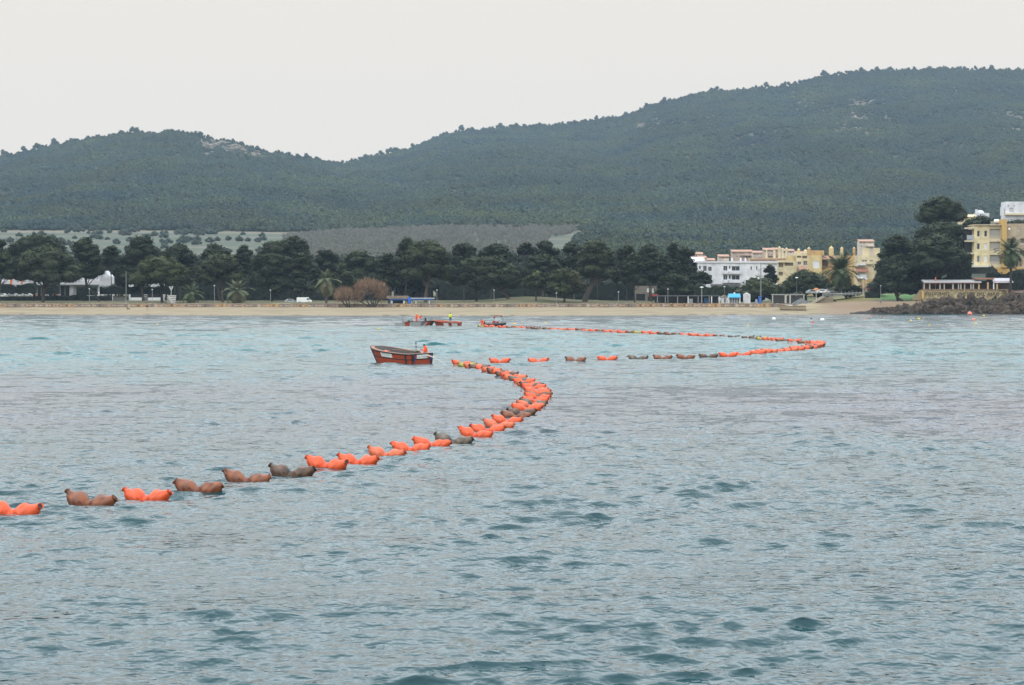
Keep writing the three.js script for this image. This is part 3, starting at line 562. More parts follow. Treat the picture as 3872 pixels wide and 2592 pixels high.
hedge('dark clipped hedge between the columns of the white house', 64, 136, 1078, 1108, 797);
hedge('dark rounded hedge before the middle bay of the white house', 158, 224, 1078, 1112, 797);
hedge('dark hedge beside the two slanting trunks', 290, 366, 1084, 1116, 795, { tip: [0.03, 0.045, 0.022] });
hedge('long dark hedge behind the tall bare pole', 378, 660, 1084, 1112, 798);
hedge('dark shrub belt behind the palms and the white van', 660, 1130, 1070, 1146, 835, { deep: 4 });
hedge('dark shrub belt behind the tamarisks', 1130, 1480, 1075, 1146, 838, { deep: 4 });
hedge('dark shrub belt behind the pines above the grassy hump', 1660, 2260, 1066, 1132, 845, { deep: 4 });
hedge('dark shrub belt behind the pines near the beach bar', 2260, 2640, 1068, 1146, 830, { deep: 4 });
hedge('long dark green hedge above the beach bar, below the white apartment block', 2628, 2850, 1084, 1124, 776, { tone: [0.018, 0.026, 0.013], tip: [0.045, 0.06, 0.022], deep: 3 });
hedge('dark scrub on the slope behind the terrace, under the yellow apartment house', 3480, 3672, 1010, 1066, 756, { deep: 2 });
hedge('dark scrub behind the terrace at the palm end', 3730, 3960, 1030, 1096, 758, { deep: 2 });
hedge('slanting dark hedge on the lawn beside the headland', 3272, 3330, 1104, 1126, 742, { deep: 1.5 });
{ // a tuft of dry grass on the bank
  const r = rng(2), p = at(3148, 1144, 742), L = new Leaves(); for (let i = 0; i < 260; i++) { const a = r() * 6.28, q = Math.sqrt(r()) * 1.3; L.tuft(Math.cos(a) * q, 0.2 + r() * 1.1 * (1.4 - q) * 0.8, Math.sin(a) * q, 0.4, r, mixc([0.10, 0.08, 0.02], [0.24, 0.18, 0.05], r())); }
  const t = thing('shrub', 'yellowish shrub on the grass bank beside the pale ramp', 'shrub', [p.x, p.y, p.z]); part('foliage', L.build(), leafMat, t);
}
// lamps and masts on the promenade
const lampShade = mat(0.42, 0.43, 0.43, 0.6), steel = mat(0.22, 0.235, 0.235, 0.6), darkSteel = mat(0.10, 0.11, 0.11, 0.5), whitePaint = mat(0.74, 0.74, 0.73, 0.5);
function lamp(label, X, Yt, Yb, o = {}) {
  const d = o.d ?? 736, a = at(X, Yb, d), h = (Yb - Yt) * px(d) + 0.3, t = thing('street_lamp', label, 'street lamp', [a.x, a.y - 0.3, -d], 0, 'promenade lamps');
  part('pole', [rod([0, 0, 0], [0, h, 0], o.r ?? 0.08, (o.r ?? 0.08) * 0.75, 8)], o.dark ? darkSteel : steel, t);
  part('base', [rod([0, 0, 0], [0, 0.5, 0], 0.2, 0.16, 8)], darkSteel, t);
  const w = o.w ?? 0.26; part('lamp_shade', [new THREE.LatheGeometry([[0.02, 0.28], [w * 0.5, 0.24], [w, 0.06], [w, 0], [w * 0.5, -0.03], [0.02, -0.05]].map((q) => new THREE.Vector2(...q)), 12).translate(o.off ?? 0, h, 0)], o.w > 0.45 ? whitePaint : lampShade, t);
  return t;
}
lamp('promenade lamp in front of the slanting-trunk pine', 337, 1094, 1147);
lamp('promenade lamp with white head below the light green umbrella pine', 575, 1097, 1148);
lamp('pale lamp between the two palms on the shore', 810, 1082, 1150);
lamp('promenade lamp near the white van', 1022, 1099, 1150);
lamp('promenade lamp beside the end of the blue kiosk', 1652, 1099, 1152);
lamp('promenade lamp on the grassy hump side of the pines', 1868, 1099, 1151);
lamp('slim lamp near the thick pale trunk', 2104, 1110, 1150);
lamp('pale lamp between the thick pale trunk and the beach bar', 2339, 1106, 1149);
lamp('grey lamp at the start of the beach bar', 2526, 1095, 1149, { w: 0.3 });
lamp('tall lamp with a wide white head before the beach bar', 2654, 1088, 1149, { w: 0.62, r: 0.15 });
lamp('dark thin lamp beside the blue-roofed kiosk', 2740, 1086, 1149, { dark: true, w: 0.35 });
lamp('tall dark lamp with white head before the pine by the yellow houses', 3013, 1052, 1118, { dark: true, w: 0.5, d: 745 });
lamp('pale post on the slope near the rocks', 3331, 1082, 1142, { w: 0.2, d: 731 });
{
  const p = at(476, 1146, 737), t = thing('flagpole', 'tall bare grey pole behind the beach wall', 'pole', [p.x, p.y - 0.3, p.z]); part('pole', rod([0, 0, 0], [0, 10.2, 0], 0.12, 0.06, 8), steel, t); part('base', box(0.5, 0.4, 0.5, 0, 0.2, 0), mat(0.3, 0.3, 0.29), t);
  for (const [X, Yt, w] of [[3265, 1048, 'left'], [3276, 1052, 'right']]) {
    const q = at(X, 1110, 752), s = thing('mast', `slim pale mast of the pair beside the cream houses, ${w} one of the two`, 'mast', [q.x, q.y - 0.4, q.z], 0, 'pair of pale masts'); part('pole', rod([0, 0, 0], [0, (1110 - Yt) * px(752), 0], 0.13, 0.1, 8), mat(0.55, 0.52, 0.48, 0.5), s);
    part('lamp_head', lump(X < 3270 ? -0.35 : 0.2, (1110 - Yt) * px(752), 0, 0.5, 0.25, 0.3, rng(1), 0.1), whitePaint, s);
  }
  const f = at(2877, 1150, 740), m = thing('floodlight_mast', 'tall lattice floodlight mast with white lamps before the white apartment block', 'mast', [f.x, f.y - 0.3, f.z]), H = (1150 - 990) * px(740), bars = [];
  for (const [x, z] of [[-0.22, 0.22], [0.22, 0.22], [0, -0.25]]) bars.push(rod([x, 0, z], [x * 0.5, H, z * 0.5], 0.055, 0.04, 5));
  for (let i = 0; i < 14; i++) bars.push(rod([-0.22 + i * 0.008, i * H / 14, 0.22], [0.2 - i * 0.007, (i + 1) * H / 14, 0.2], 0.03, 0.03, 4));
  part('lattice', bars, steel, m); part('crossarm', [rod([-1.3, H * 0.78, 0], [1.2, H * 0.9, 0], 0.06), rod([-1.1, H * 0.62, 0], [0.6, H * 0.7, 0], 0.05)], darkSteel, m);
  for (const [x, y] of [[0.75, H * 0.93], [-1.25, H * 0.78], [-0.8, H * 0.64]]) part('floodlight', rod([x, y, -0.15], [x + 0.12, y - 0.12, 0.32], 0.2, 0.36, 10), whitePaint, m);
}

// ------------------------------------------------------------------ buildings
const dark = mat(0.018, 0.02, 0.024, 0.25), glass = mat(0.035, 0.045, 0.055, 0.12), shadeGlass = mat(0.14, 0.15, 0.16, 0.3);
const stucco = (r, g, b, s = 1) => mat(r, g, b, 0.9, { map: dapple(128, 4, 0.14, s, 1, 0.11) });
const whiteWall = stucco(0.74, 0.74, 0.77, 1), cream = stucco(0.66, 0.56, 0.36, 2), yellow = stucco(0.64, 0.50, 0.25, 3), ochre = stucco(0.52, 0.34, 0.15, 4), pink = stucco(0.56, 0.42, 0.35, 5), palePink = stucco(0.66, 0.56, 0.47, 6), tileRed = mat(0.42, 0.19, 0.12, 0.9, { map: dapple(64, 8, 0.4, 7, 1) }), tilePink = mat(0.56, 0.33, 0.23, 0.9, { map: dapple(64, 8, 0.3, 8, 1) }), concrete = mat(0.36, 0.34, 0.31, 0.9, { map: dapple(64, 6, 0.4, 9, 1) }), frameWhite = mat(0.7, 0.7, 0.7, 0.5);
// A building is laid out by pixel columns and rows of the photo at its own depth and then built in metres from its base.
class House {
  constructor(name, label, category, X, Ybase, d, turn = 0, group) { this.d = d; this.k = px(d); this.X = X; this.Y = Ybase; const p = at(X, Ybase, d); this.o = thing(name, label, category, [p.x, p.y, -d], turn, group); }
  x(X) { return (X - this.X) * this.k; }
  y(Y) { return (this.Y - Y) * this.k; }
  front(m, X0, X1, Yt, Yb, holes = [], deep = 9, z = 0, name = 'wall') {   // a wall with real openings and the body of the house behind it
    const s = new THREE.Shape(), [x0, x1, y1, y0] = [this.x(X0), this.x(X1), this.y(Yt), this.y(Yb)];
    s.moveTo(x0, y0); s.lineTo(x1, y0); s.lineTo(x1, y1); s.lineTo(x0, y1); s.lineTo(x0, y0);
    const T = 0.5, parts = [];
    for (const h of holes) { const p = new THREE.Path(), [a, b, c, e] = [this.x(h[0]), this.x(h[1]), this.y(h[3]), this.y(h[2])]; p.moveTo(a, c); p.lineTo(a, e); p.lineTo(b, e); p.lineTo(b, c); p.lineTo(a, c); s.holes.push(p); }
    parts.push(new THREE.ExtrudeGeometry(s, { depth: T, bevelEnabled: false }).translate(0, 0, z - T));
    parts.push(box(x1 - x0 - 0.01, y1 - y0 - 0.01, deep, (x0 + x1) / 2, (y0 + y1) / 2, z - T - deep / 2 - 0.003));
    const w = part(name, parts, m, this.o);
    for (const h of holes) this.window(h, z, h[4]);
    return w;
  }
  window(h, z, kind = 'window') {
    const [a, b, c, e] = [this.x(h[0]), this.x(h[1]), this.y(h[3]), this.y(h[2])], w = b - a, t = e - c, cx = (a + b) / 2, cy = (c + e) / 2, f = 0.09;
    if (kind === 'shutter') return part('shutter', [...Array.from({ length: 6 }, (_, i) => box(w - 0.02, t / 6 - 0.03, 0.06, cx, c + (i + 0.5) * t / 6, z - 0.2))], h[5] ?? frameWhite, this.o);
    if (kind === 'loggia_shade') { part('loggia_shade', box(w - 0.01, t - 0.01, 0.04, cx, cy, z - 0.46), h[5] ?? dark, this.o); part('balustrade', [box(w - 0.02, t * 0.3, 0.08, cx, c + t * 0.15, z - 0.12)], h[6] ?? frameWhite, this.o); return; }  // shallow opening: back panel coloured dark for the shade of a deep recess
    const n = part('window', [box(f, t - 0.01, 0.1, a + f / 2 + 0.005, cy, z - 0.25), box(f, t - 0.01, 0.1, b - f / 2 - 0.005, cy, z - 0.25), box(w - 2 * f, f, 0.1, cx, c + f / 2, z - 0.25), box(w - 2 * f, f, 0.1, cx, e - f / 2, z - 0.25), ...(w > 1.2 ? [box(f * 0.7, t - 2 * f, 0.08, cx, cy, z - 0.25)] : [])], h[6] ?? frameWhite, this.o);
    part('pane', box(w - 0.02, t - 0.02, 0.03, cx, cy, z - 0.33), h[5] ?? glass, n);
  }
  slab(name, m, X0, X1, Yt, Yb, z0, z1) { return part(name, box((X1 - X0) * this.k, (Yb - Yt) * this.k, z1 - z0, this.x((X0 + X1) / 2), this.y((Yt + Yb) / 2), (z0 + z1) / 2), m, this.o); }
  gable(name, m, X0, X1, Yt, Yb, z0, z1) {   // a ridge roof running towards the viewer
    const s = new THREE.Shape(); s.moveTo(this.x(X0), this.y(Yb)); s.lineTo(this.x(X1), this.y(Yb)); s.lineTo(this.x((X0 + X1) / 2), this.y(Yt)); s.lineTo(this.x(X0), this.y(Yb));
    return part(name, new THREE.ExtrudeGeometry(s, { depth: z1 - z0, bevelEnabled: false }).translate(0, 0, z0), m, this.o);
  }
  shed(name, m, X0, X1, Yt, Yb, z0, z1) {   // a roof leaning back: low edge in front
    const [a, b, lo, hi] = [this.x(X0), this.x(X1), this.y(Yb), this.y(Yt)], s = new THREE.Shape(); s.moveTo(z1, lo); s.lineTo(z0, hi); s.lineTo(z0, hi - 0.25); s.lineTo(z1, lo - 0.25); s.lineTo(z1, lo);
    return part(name, new THREE.ExtrudeGeometry(s, { depth: b - a, bevelEnabled: false }).rotateY(-Math.PI / 2).translate(b, 0, 0), m, this.o);
  }
  chimney(m, X0, X1, Yt, Yb, z = -4, cap) { const k = this.k, w = (X1 - X0) * k; const c = part('chimney', [box(w, (Yb - Yt) * k, w, this.x((X0 + X1) / 2), this.y((Yt + Yb) / 2), z)], m, this.o); part('chimney_cap', new THREE.ConeGeometry(w * 0.72, w * 0.6, 4, 1).rotateY(Math.PI / 4).translate(this.x((X0 + X1) / 2), this.y(Yt) + w * 0.3, z), cap ?? m, c); }
}
{ // white apartment block in the town
  const h = new House('apartment_block', 'white three-storey apartment block with dark windows beside the end of the pine row', 'apartment block', 2780, 1142, 856);
  h.front(whiteWall, 2638, 2902, 994, 1142, [[2643, 2651, 1006, 1019], [2659, 2673, 1006, 1026], [2678, 2692, 1009, 1026], [2735, 2751, 1006, 1025], [2756, 2763, 1006, 1018], [2767, 2798, 1007, 1025], [2838, 2844, 1008, 1022], [2859, 2865, 1008, 1022], [2678, 2693, 1040, 1058], [2735, 2751, 1040, 1059], [2756, 2764, 1040, 1056], [2767, 2798, 1041, 1059]], 12);
  h.front(whiteWall, 2902.2, 2940, 997, 1142, [[2906, 2922, 1006, 1046, 'window', dark]], 11, -0.6, 'side_wing');
  h.slab('parapet', whiteWall, 2634, 2944, 988, 993.9, -11, 0.35);
  h.slab('cornice', mat(0.55, 0.55, 0.57), 2637, 2941, 994.2, 996, 0.005, 0.3);
  for (const [a, b] of [[2733, 2752], [2754, 2800]]) { h.slab('balcony', whiteWall, a, b, 1027, 1036, 0.005, 1.1); h.slab('balcony', whiteWall, a, b, 1060, 1070, 0.005, 1.1); }
  h.slab('awning', mat(0.12, 0.115, 0.12), 2688, 2800, 1075, 1081, 0.005, 2.2);
  h.shed('roof', whiteWall, 2612, 2668, 972, 990, -10.5, -2);
  for (const X of [2665, 2771, 2804, 2822]) h.chimney(whiteWall, X - 3, X + 3, 978, 988, -3);
}
{ // cream, yellow and orange houses stepping up behind
  let h = new House('terrace_house', 'long cream house with flat fins on its roof, above the white apartment block', 'house', 2920, 1120, 940, 0, 'yellow houses of the town');
  h.front(cream, 2838, 2985, 976, 1120, [], 9);
  for (const [a, b, t] of [[2927, 2935, 950], [2945, 2954, 936], [2958, 2966, 942], [2972, 2981, 941], [2898, 2904, 944]]) h.chimney(cream, a, b, t, 976, -2);
  h.slab('roof', tilePink, 2836, 2987, 978, 986, 0.01, 0.9);
  h = new House('terrace_house', 'cream house with shaded loggias directly beside the white apartment block', 'house', 2975, 1120, 905, 0, 'yellow houses of the town');
  h.front(cream, 2941, 3012, 986, 1120, [[2945, 2962, 996, 1017, 'loggia_shade', mat(0.20, 0.16, 0.11), cream], [2968, 3000, 994, 1011, 'loggia_shade', mat(0.17, 0.13, 0.09), cream], [2945, 2961, 1029, 1048, 'loggia_shade', mat(0.18, 0.13, 0.09), cream]], 8);
  h.slab('cornice', cream, 2940, 2982, 988, 993, 0.01, 0.8);
  h = new House('terrace_house', 'yellow house with recessed balconies and a tall yellow chimney, over the rear low pine', 'house', 3030, 1120, 915, 0, 'yellow houses of the town');
  h.front(yellow, 2984, 3012, 966, 986, [], 6, -3, 'upper_wall');
  h.front(cream, 3012.3, 3062, 957, 1120, [[3014, 3030, 968, 978, 'loggia_shade', mat(0.16, 0.13, 0.09), cream], [3034, 3056, 968, 982, 'loggia_shade', mat(0.18, 0.14, 0.1), cream], [3038, 3056, 987, 1004, 'window', shadeGlass], [3016, 3030, 990, 1002, 'window', shadeGlass]], 8);
  h.chimney(yellow, 3018, 3027, 944, 957, -2, cream);
  h.chimney(cream, 3042, 3054, 949, 957, -2);
  h.shed('roof', tilePink, 3018, 3071, 1007, 1020, 0.02, 2.6);
  h = new House('town_house', 'yellow house with an orange top storey and white roller shutter', 'house', 3085, 1120, 895, 0, 'yellow houses of the town');
  h.front(yellow, 3063, 3108, 966, 1120, [[3074, 3099, 988, 1015, 'shutter']], 8);
  h.front(ochre, 3066, 3120, 947, 966, [[3080, 3086, 954, 960]], 6, -2.5, 'upper_wall');
  h.chimney(ochre, 3057, 3068, 940, 966, -3, cream);
  h = new House('town_house', 'orange house with pink tiled roof behind the large palm', 'house', 3175, 1120, 900, 0, 'yellow houses of the town');
  h.front(ochre, 3108.4, 3244, 967, 1120, [[3110, 3132, 984, 1018, 'loggia_shade', mat(0.13, 0.085, 0.055), ochre]], 9);
  h.shed('roof', tilePink, 3104, 3166, 968, 980, 0.02, 1.8);
  for (const [a, b] of [[3138, 3154], [3181, 3191], [3228, 3237]]) h.chimney(b === 3237 ? ochre : yellow, a, b, 939, 967, -2, yellow);
  h = new House('town_house', 'cream house with square towers and a red tiled lower roof next to the headland pines', 'house', 3285, 1110, 880, 0, 'yellow houses of the town');
  h.front(cream, 3245, 3345, 966, 1110, [[3259, 3280, 984, 991, 'window', mat(0.16, 0.13, 0.1)], [3289, 3302, 984, 990, 'window', mat(0.16, 0.13, 0.1)]], 9);
  for (const [a, b] of [[3269, 3291], [3311, 3330]]) h.slab('tower', cream, a, b, 938, 966, -5, -1.5);
  h.slab('balcony', whiteWall, 3241, 3272, 996, 1004, 0.01, 1.5); h.slab('balcony', cream, 3276, 3300, 992, 1000, 0.01, 1);
  h.shed('roof', tileRed, 3234, 3281, 1013, 1028, 0.02, 3);
  h.slab('lower_wall', whiteWall, 3244, 3274, 1036, 1054, 0.01, 2.2); h.slab('lower_wall', ochre, 3256, 3300, 1057, 1092, 0.01, 1.8);
}
{ // pink holiday houses far up the slope, each its own thing
  const list = [
    ['pale cream house with sloped roof farthest left above the white apartment block', 2616, 2658, 953, 990, 1120, palePink], ['small pink house tucked below the pale cream sloped house', 2640, 2672, 967, 995, 1090, pink],
    ['low pink house alone in the trees above the white apartment block', 2676, 2704, 976, 996, 1110, pink], ['cream-pink house with two gables left of the big pink one', 2718, 2757, 962, 1000, 1130, palePink],
    ['big pink house with a wide sloping roof on the hillside', 2768, 2846, 944, 975, 1180, pink], ['narrow pink house joined to the right end of the big pink one', 2848, 2884, 948, 985, 1170, palePink],
    ['tall pink house with two rows of dark windows behind the cream fins', 2888, 2924, 937, 985, 1160, pink], ['reddish pink house next to the tall windowed pink one', 2927, 2956, 936, 985, 1165, pink],
    ['pale house row end behind the yellow chimney', 2960, 3004, 941, 985, 1150, palePink], ['faint pink house at the right end of the hillside row', 3004, 3042, 950, 985, 1190, pink],
    ['greyish pink house block highest above the cream towers', 3250, 3306, 905, 945, 1150, palePink],
  ];
  for (const [label, a, b, t, yb, d, m] of list) {
    const gy = Math.max(yb + 12, 1100 - (groundHeight(((a + b) / 2 - 1936) * px(d), d) - EYE) / px(d) + 4), h = new House('hillside_house', label, 'house', (a + b) / 2, gy, d, 0, 'pink houses on the hillside'), w = b - a, holes = [];
    for (let i = 0; i < Math.floor(w / 12); i++) for (const r of [0, 1]) { const X = a + 4 + i * 12 + (r ? 1 : 0), Y = t + 11 + r * 13; if (Y + 6 < yb && (i + r + Math.round(a)) % 3) holes.push([X, X + 5, Y, Y + 6]); }
    h.front(m, a, b, t + 7, gy, holes, 7);
    h.shed('roof', tilePink, a - 2, b + 2, t, t + 8, -6, 0.6);
    h.slab('terrace', m, a + w * 0.45, b - 1, (t + yb) / 2 + 4, (t + yb) / 2 + 8, 0.01, 1.6);
  }
}
{ // white house with orange pillars behind the pines on the left
  let h = new House('white_house', 'long white house with orange pillars behind the first pines, mostly hidden by trunks', 'house', 180, 1140, 822);
  const holes = [];
  for (const [a, b] of [[-60, -8], [2, 38], [64, 82], [96, 124], [140, 168], [182, 214], [226, 262], [276, 318], [330, 366]]) { if (a < 200) holes.push([a, b, 1034, 1056, 'window', dark]); holes.push([a, b, 1080, 1128, a < 240 ? 'window' : 'shutter', a < 240 ? dark : mat(0.35, 0.34, 0.33)]); }
  h.front(whiteWall, -120, 374, 1030, 1140, holes, 9);
  h.slab('balcony', whiteWall, -120, 418, 1063, 1077, 0.01, 1.4);
  h.slab('roof', tileRed, -122, 376, 1026, 1030, -8, 0.9);
  const orange = mat(0.62, 0.17, 0.05, 0.8);
  for (const [X, a, b] of [[1, 1062, 1072], [44, 1056, 1082], [62, 1096, 1108], [85, 1038, 1056], [85, 1064, 1074], [126, 1048, 1062], [172, 1060, 1074], [216, 1060, 1080], [217, 1108, 1119], [137, 1112, 1122]]) h.slab('pillar', orange, X - 3.5, X + 3.5, a, b, 0.4, 1.55);
  for (const [X, w] of [[60, 3], [135, 4], [225, 4]]) h.slab('column', X === 135 ? cream : whiteWall, X - w, X + w, 1077, 1128, 0.3, 1.3);
  h = new House('white_house', 'blank white gable end standing beside the two slanting trunks', 'house', 396, 1140, 826);
  h.front(whiteWall, 374.3, 416, 1046, 1140, [], 8); h.gable('gable', whiteWall, 374.3, 416, 1024, 1046, -8, 0); h.slab('lower_wall', concrete, 374.5, 416, 1084, 1094, 0.01, 0.3);
  h = new House('garden_wall', 'low white garden wall with stone coping behind the tall bare pole', 'wall', 455, 1142, 800);
  h.slab('wall', whiteWall, 426, 474, 1122, 1142, -0.3, 0); h.slab('coping', concrete, 425, 475, 1119, 1121.6, -0.4, 0.1);
  h = new House('garden_wall', 'short white wall piece among the trunks under the light green pine', 'wall', 548, 1142, 801);
  h.slab('wall', whiteWall, 536, 558, 1122, 1142, -0.3, 0); h.slab('coping', mat(0.4, 0.3, 0.22), 536, 560, 1115, 1120, -0.4, 0.1);
  h = new House('white_house', 'white house corner glimpsed under the light green umbrella pine', 'house', 575, 1142, 842);
  h.front(whiteWall, 486, 612, 1068, 1142, [[492, 540, 1088, 1142, 'loggia_shade', dark], [556, 606, 1088, 1142, 'loggia_shade', dark]], 6); h.slab('roof', tileRed, 484, 614, 1064, 1068, -6, 0.8);
  h = new House('white_house', 'two-storey white house whose top shows between the pines right of the stairs', 'house', 740, 1142, 880);
  h.front(whiteWall, 712, 768, 1030, 1142, [[722, 732, 1050, 1062], [744, 754, 1050, 1062]], 6); h.slab('roof', tileRed, 710, 770, 1026, 1030, -6, 0.8);
  h = new House('white_house', 'white house seen through trunks behind the blue kiosk', 'house', 1560, 1142, 872, 0);
  h.front(whiteWall, 1488, 1636, 1086, 1142, [[1500, 1512, 1096, 1110], [1530, 1540, 1096, 1110], [1560, 1572, 1096, 1110], [1596, 1606, 1098, 1110]], 6); h.shed('roof', tilePink, 1486, 1638, 1076, 1087, -5, 0.8);
  h = new House('white_house', 'pale house glimpsed over the bare tamarisks', 'house', 1326, 1150, 868);
  h.front(palePink, 1300, 1350, 1056, 1150, [[1312, 1320, 1068, 1078]], 6); h.shed('roof', tileRed, 1298, 1352, 1048, 1057, -5, 0.8);
  h = new House('shop_house', 'dark shop front with a red sign behind the pines near the beach bar', 'shop', 2470, 1146, 822);
  h.front(stucco(0.2, 0.17, 0.14, 21), 2400, 2520, 1082, 1146, [[2406, 2440, 1112, 1146, 'loggia_shade', dark, dark], [2450, 2510, 1122, 1146, 'loggia_shade', dark, dark], [2446, 2456, 1090, 1106, 'window', whitePaint], [2462, 2472, 1090, 1108, 'window', whitePaint]], 6);
  h.slab('sign', mat(0.5, 0.03, 0.04), 2456, 2502, 1115, 1121, 0.01, 0.3);
}
{ // stone stairs with white rail
  const h = new House('beach_stairs', 'steep stairs with white handrail behind the wall, under a white post', 'stairs', 650, 1148, 742), k = h.k;
  for (let i = 0; i < 9; i++) part('step', box(2.2, 0.28, 0.5, h.x(648), 0.14 + i * 0.28, -i * 0.3), i % 2 ? concrete : mat(0.5, 0.49, 0.47), h.o);
  part('side_wall', (() => { const s = new THREE.Shape(); s.moveTo(h.x(632), 0); s.lineTo(h.x(655), 0); s.lineTo(h.x(634), h.y(1116)); s.lineTo(h.x(632), h.y(1116)); return new THREE.ExtrudeGeometry(s, { depth: 0.3, bevelEnabled: false }).translate(0, 0, 0.6); })(), concrete, h.o);
  part('handrail', [rod([h.x(634), h.y(1115), 0.95], [h.x(654), h.y(1147), 0.95], 0.08, 0.08), rod([h.x(634), h.y(1125), 0.95], [h.x(650), h.y(1147), 0.95], 0.05, 0.05)], whitePaint, h.o);
  part('post', [rod([h.x(646), h.y(1118), 0], [h.x(647), h.y(1098), 0], 0.1, 0.1), rod([h.x(647), h.y(1099), 0], [h.x(640), h.y(1084), 0], 0.14, 0.3), rod([h.x(647), h.y(1099), 0], [h.x(652), h.y(1083), 0], 0.14, 0.3)], mat(0.45, 0.45, 0.44), h.o);
}
const blue = mat(0.02, 0.075, 0.26, 0.5), brightBlue = mat(0.025, 0.13, 0.52, 0.5);
{ // blue beach kiosk
  const h = new House('beach_kiosk', 'blue and white beach kiosk with a tan roof behind the wall', 'kiosk', 1553, 1156, 742);
  h.slab('roof', mat(0.36, 0.28, 0.21, 0.9, { map: dapple(64, 9, 0.4, 12, 1) }), 1462, 1543, 1119, 1130, -4, 0.9);
  h.slab('canopy_roof', mat(0.42, 0.46, 0.52, 0.5), 1543.3, 1643, 1127, 1130, -4, 0.9);
  h.slab('fascia', blue, 1470, 1640, 1130.3, 1136, 0.55, 0.8);
  h.slab('wall', mat(0.10, 0.115, 0.12), 1464, 1560, 1134, 1156, -3.2, -2.8);
  for (const X of [1481, 1528, 1557, 1573, 1623]) h.slab('pillar', mat(0.55, 0.57, 0.58), X - (X < 1550 ? 4 : 2), X + (X < 1550 ? 4 : 2), 1136, 1156, 0.1, 0.5);
  h.slab('door', brightBlue, 1543, 1553, 1124, 1156, 0.3, 1.0); h.slab('panel', mat(0.5, 0.34, 0.03), 1535, 1540, 1140, 1156, 0.1, 0.4);
}
{ // beach bar with dark open front
  const h = new House('beach_bar', 'long open beach bar with a thin flat roof on white posts, under the long hedge', 'bar', 2600, 1150, 748);
  h.slab('roof', mat(0.10, 0.10, 0.11), 2478, 2724, 1118, 1121, -6, 0.6);
  h.slab('back_wall', dark, 2480, 2722, 1121, 1150, -6, -5.6); h.slab('counter', mat(0.05, 0.05, 0.055), 2482, 2720, 1136, 1150, -4, -3.4);
  for (const X of [2486, 2516, 2562, 2602, 2640, 2682, 2691, 2720]) h.slab('post', X === 2602 || X === 2691 || X === 2720 ? whitePaint : mat(0.2, 0.2, 0.2), X - 1.6, X + 1.6, 1121, 1150, 0.2, 0.45);
  h.slab('fridge', mat(0.25, 0.27, 0.28), 2605, 2620, 1130, 1150, -0.8, 0); h.slab('blue_panel', mat(0.02, 0.07, 0.16), 2664, 2680, 1126, 1150, -1, -0.6);
  const g = new House('awning_kiosk', 'small white kiosk with a bright blue awning and upright grey slats', 'kiosk', 2776, 1150, 744);
  g.slab('wall', whiteWall, 2755, 2799, 1117, 1150, -3, -0.2);
  g.shed('awning', mat(0.04, 0.32, 0.62, 0.6), 2755, 2800, 1111, 1124, -0.6, 1.3);
  part('finial', [rod([g.x(2779), g.y(1115), -1.4], [g.x(2779), g.y(1105), -1.4], 0.6, 0.12, 6)], mat(0.5, 0.45, 0.4), g.o);
  for (let i = 0; i < 8; i++) g.slab('slat', i % 2 ? mat(0.12, 0.13, 0.14) : mat(0.5, 0.52, 0.54), 2758 + i * 4.6, 2761.6 + i * 4.6, 1126, 1150, -0.19, 0.05);
  g.slab('corner_post', whitePaint, 2752, 2756, 1122, 1150, -0.1, 0.3); g.slab('corner_post', whitePaint, 2796, 2800, 1122, 1150, -0.1, 0.3);
  const s = new House('hut', 'white hut with a sloping roof leaning towards the blue awning kiosk', 'hut', 2742, 1150, 745); s.front(whiteWall, 2730, 2750, 1124, 1150, [[2738, 2746, 1130, 1146, 'window', dark]], 2.5); s.gable('roof', concrete, 2725, 2756, 1116, 1124, -2.9, 0.4);
  const w = new House('hut', 'white hut with one small dark window right of the blue awning kiosk', 'hut', 2826, 1150, 746); w.front(whiteWall, 2814, 2838, 1114, 1150, [[2828, 2832, 1120, 1128, 'window', dark]], 2.5); w.gable('roof', whiteWall, 2813, 2839, 1107, 1114, -2.9, 0.1);
  const t = new House('portable_toilet', 'dark blue portable toilet at the foot of the floodlight mast', 'toilet', 2875, 1152, 738); t.slab('body', blue, 2870, 2880, 1124, 1152, -0.9, 0); t.slab('roof', brightBlue, 2869, 2881, 1121, 1124, -1, 0.1); t.slab('door', brightBlue, 2872, 2878, 1127, 1151, 0.005, 0.05);
  const q = new House('beach_sign', 'leaning pale blue board beside the dark blue portable toilet', 'sign', 2861, 1152, 738); q.slab('board', mat(0.22, 0.30, 0.42), 2857, 2865, 1132, 1148, -0.2, 0); q.slab('post', steel, 2860, 2862, 1148, 1154, -0.15, -0.05);
  const p = new House('pergola', 'open pergola frame of pale beams over the beached white boat', 'pergola', 2980, 1150, 742);
  p.slab('beam', mat(0.27, 0.265, 0.25), 2920, 3046, 1113.5, 1117, 0, 0.3); p.slab('beam', mat(0.36, 0.35, 0.34), 2920, 3046, 1113, 1116, -3.2, -2.9);
  for (let i = 0; i < 9; i++) p.slab('rafter', mat(0.3, 0.29, 0.28), 2926 + i * 13.5, 2928 + i * 13.5, 1112, 1113.4, -3.6, 0.5);
  for (const [X, w2] of [[2922, 1.6], [2971, 3.6], [2988, 2.6], [3040, 1.6]]) p.slab('post', mat(0.40, 0.385, 0.35), X - w2, X + w2, 1117, 1152, 0.02, 0.32);
  p.slab('shade_wall', mat(0.055, 0.05, 0.045), 2924, 3044, 1119, 1150, -4.2, -4);
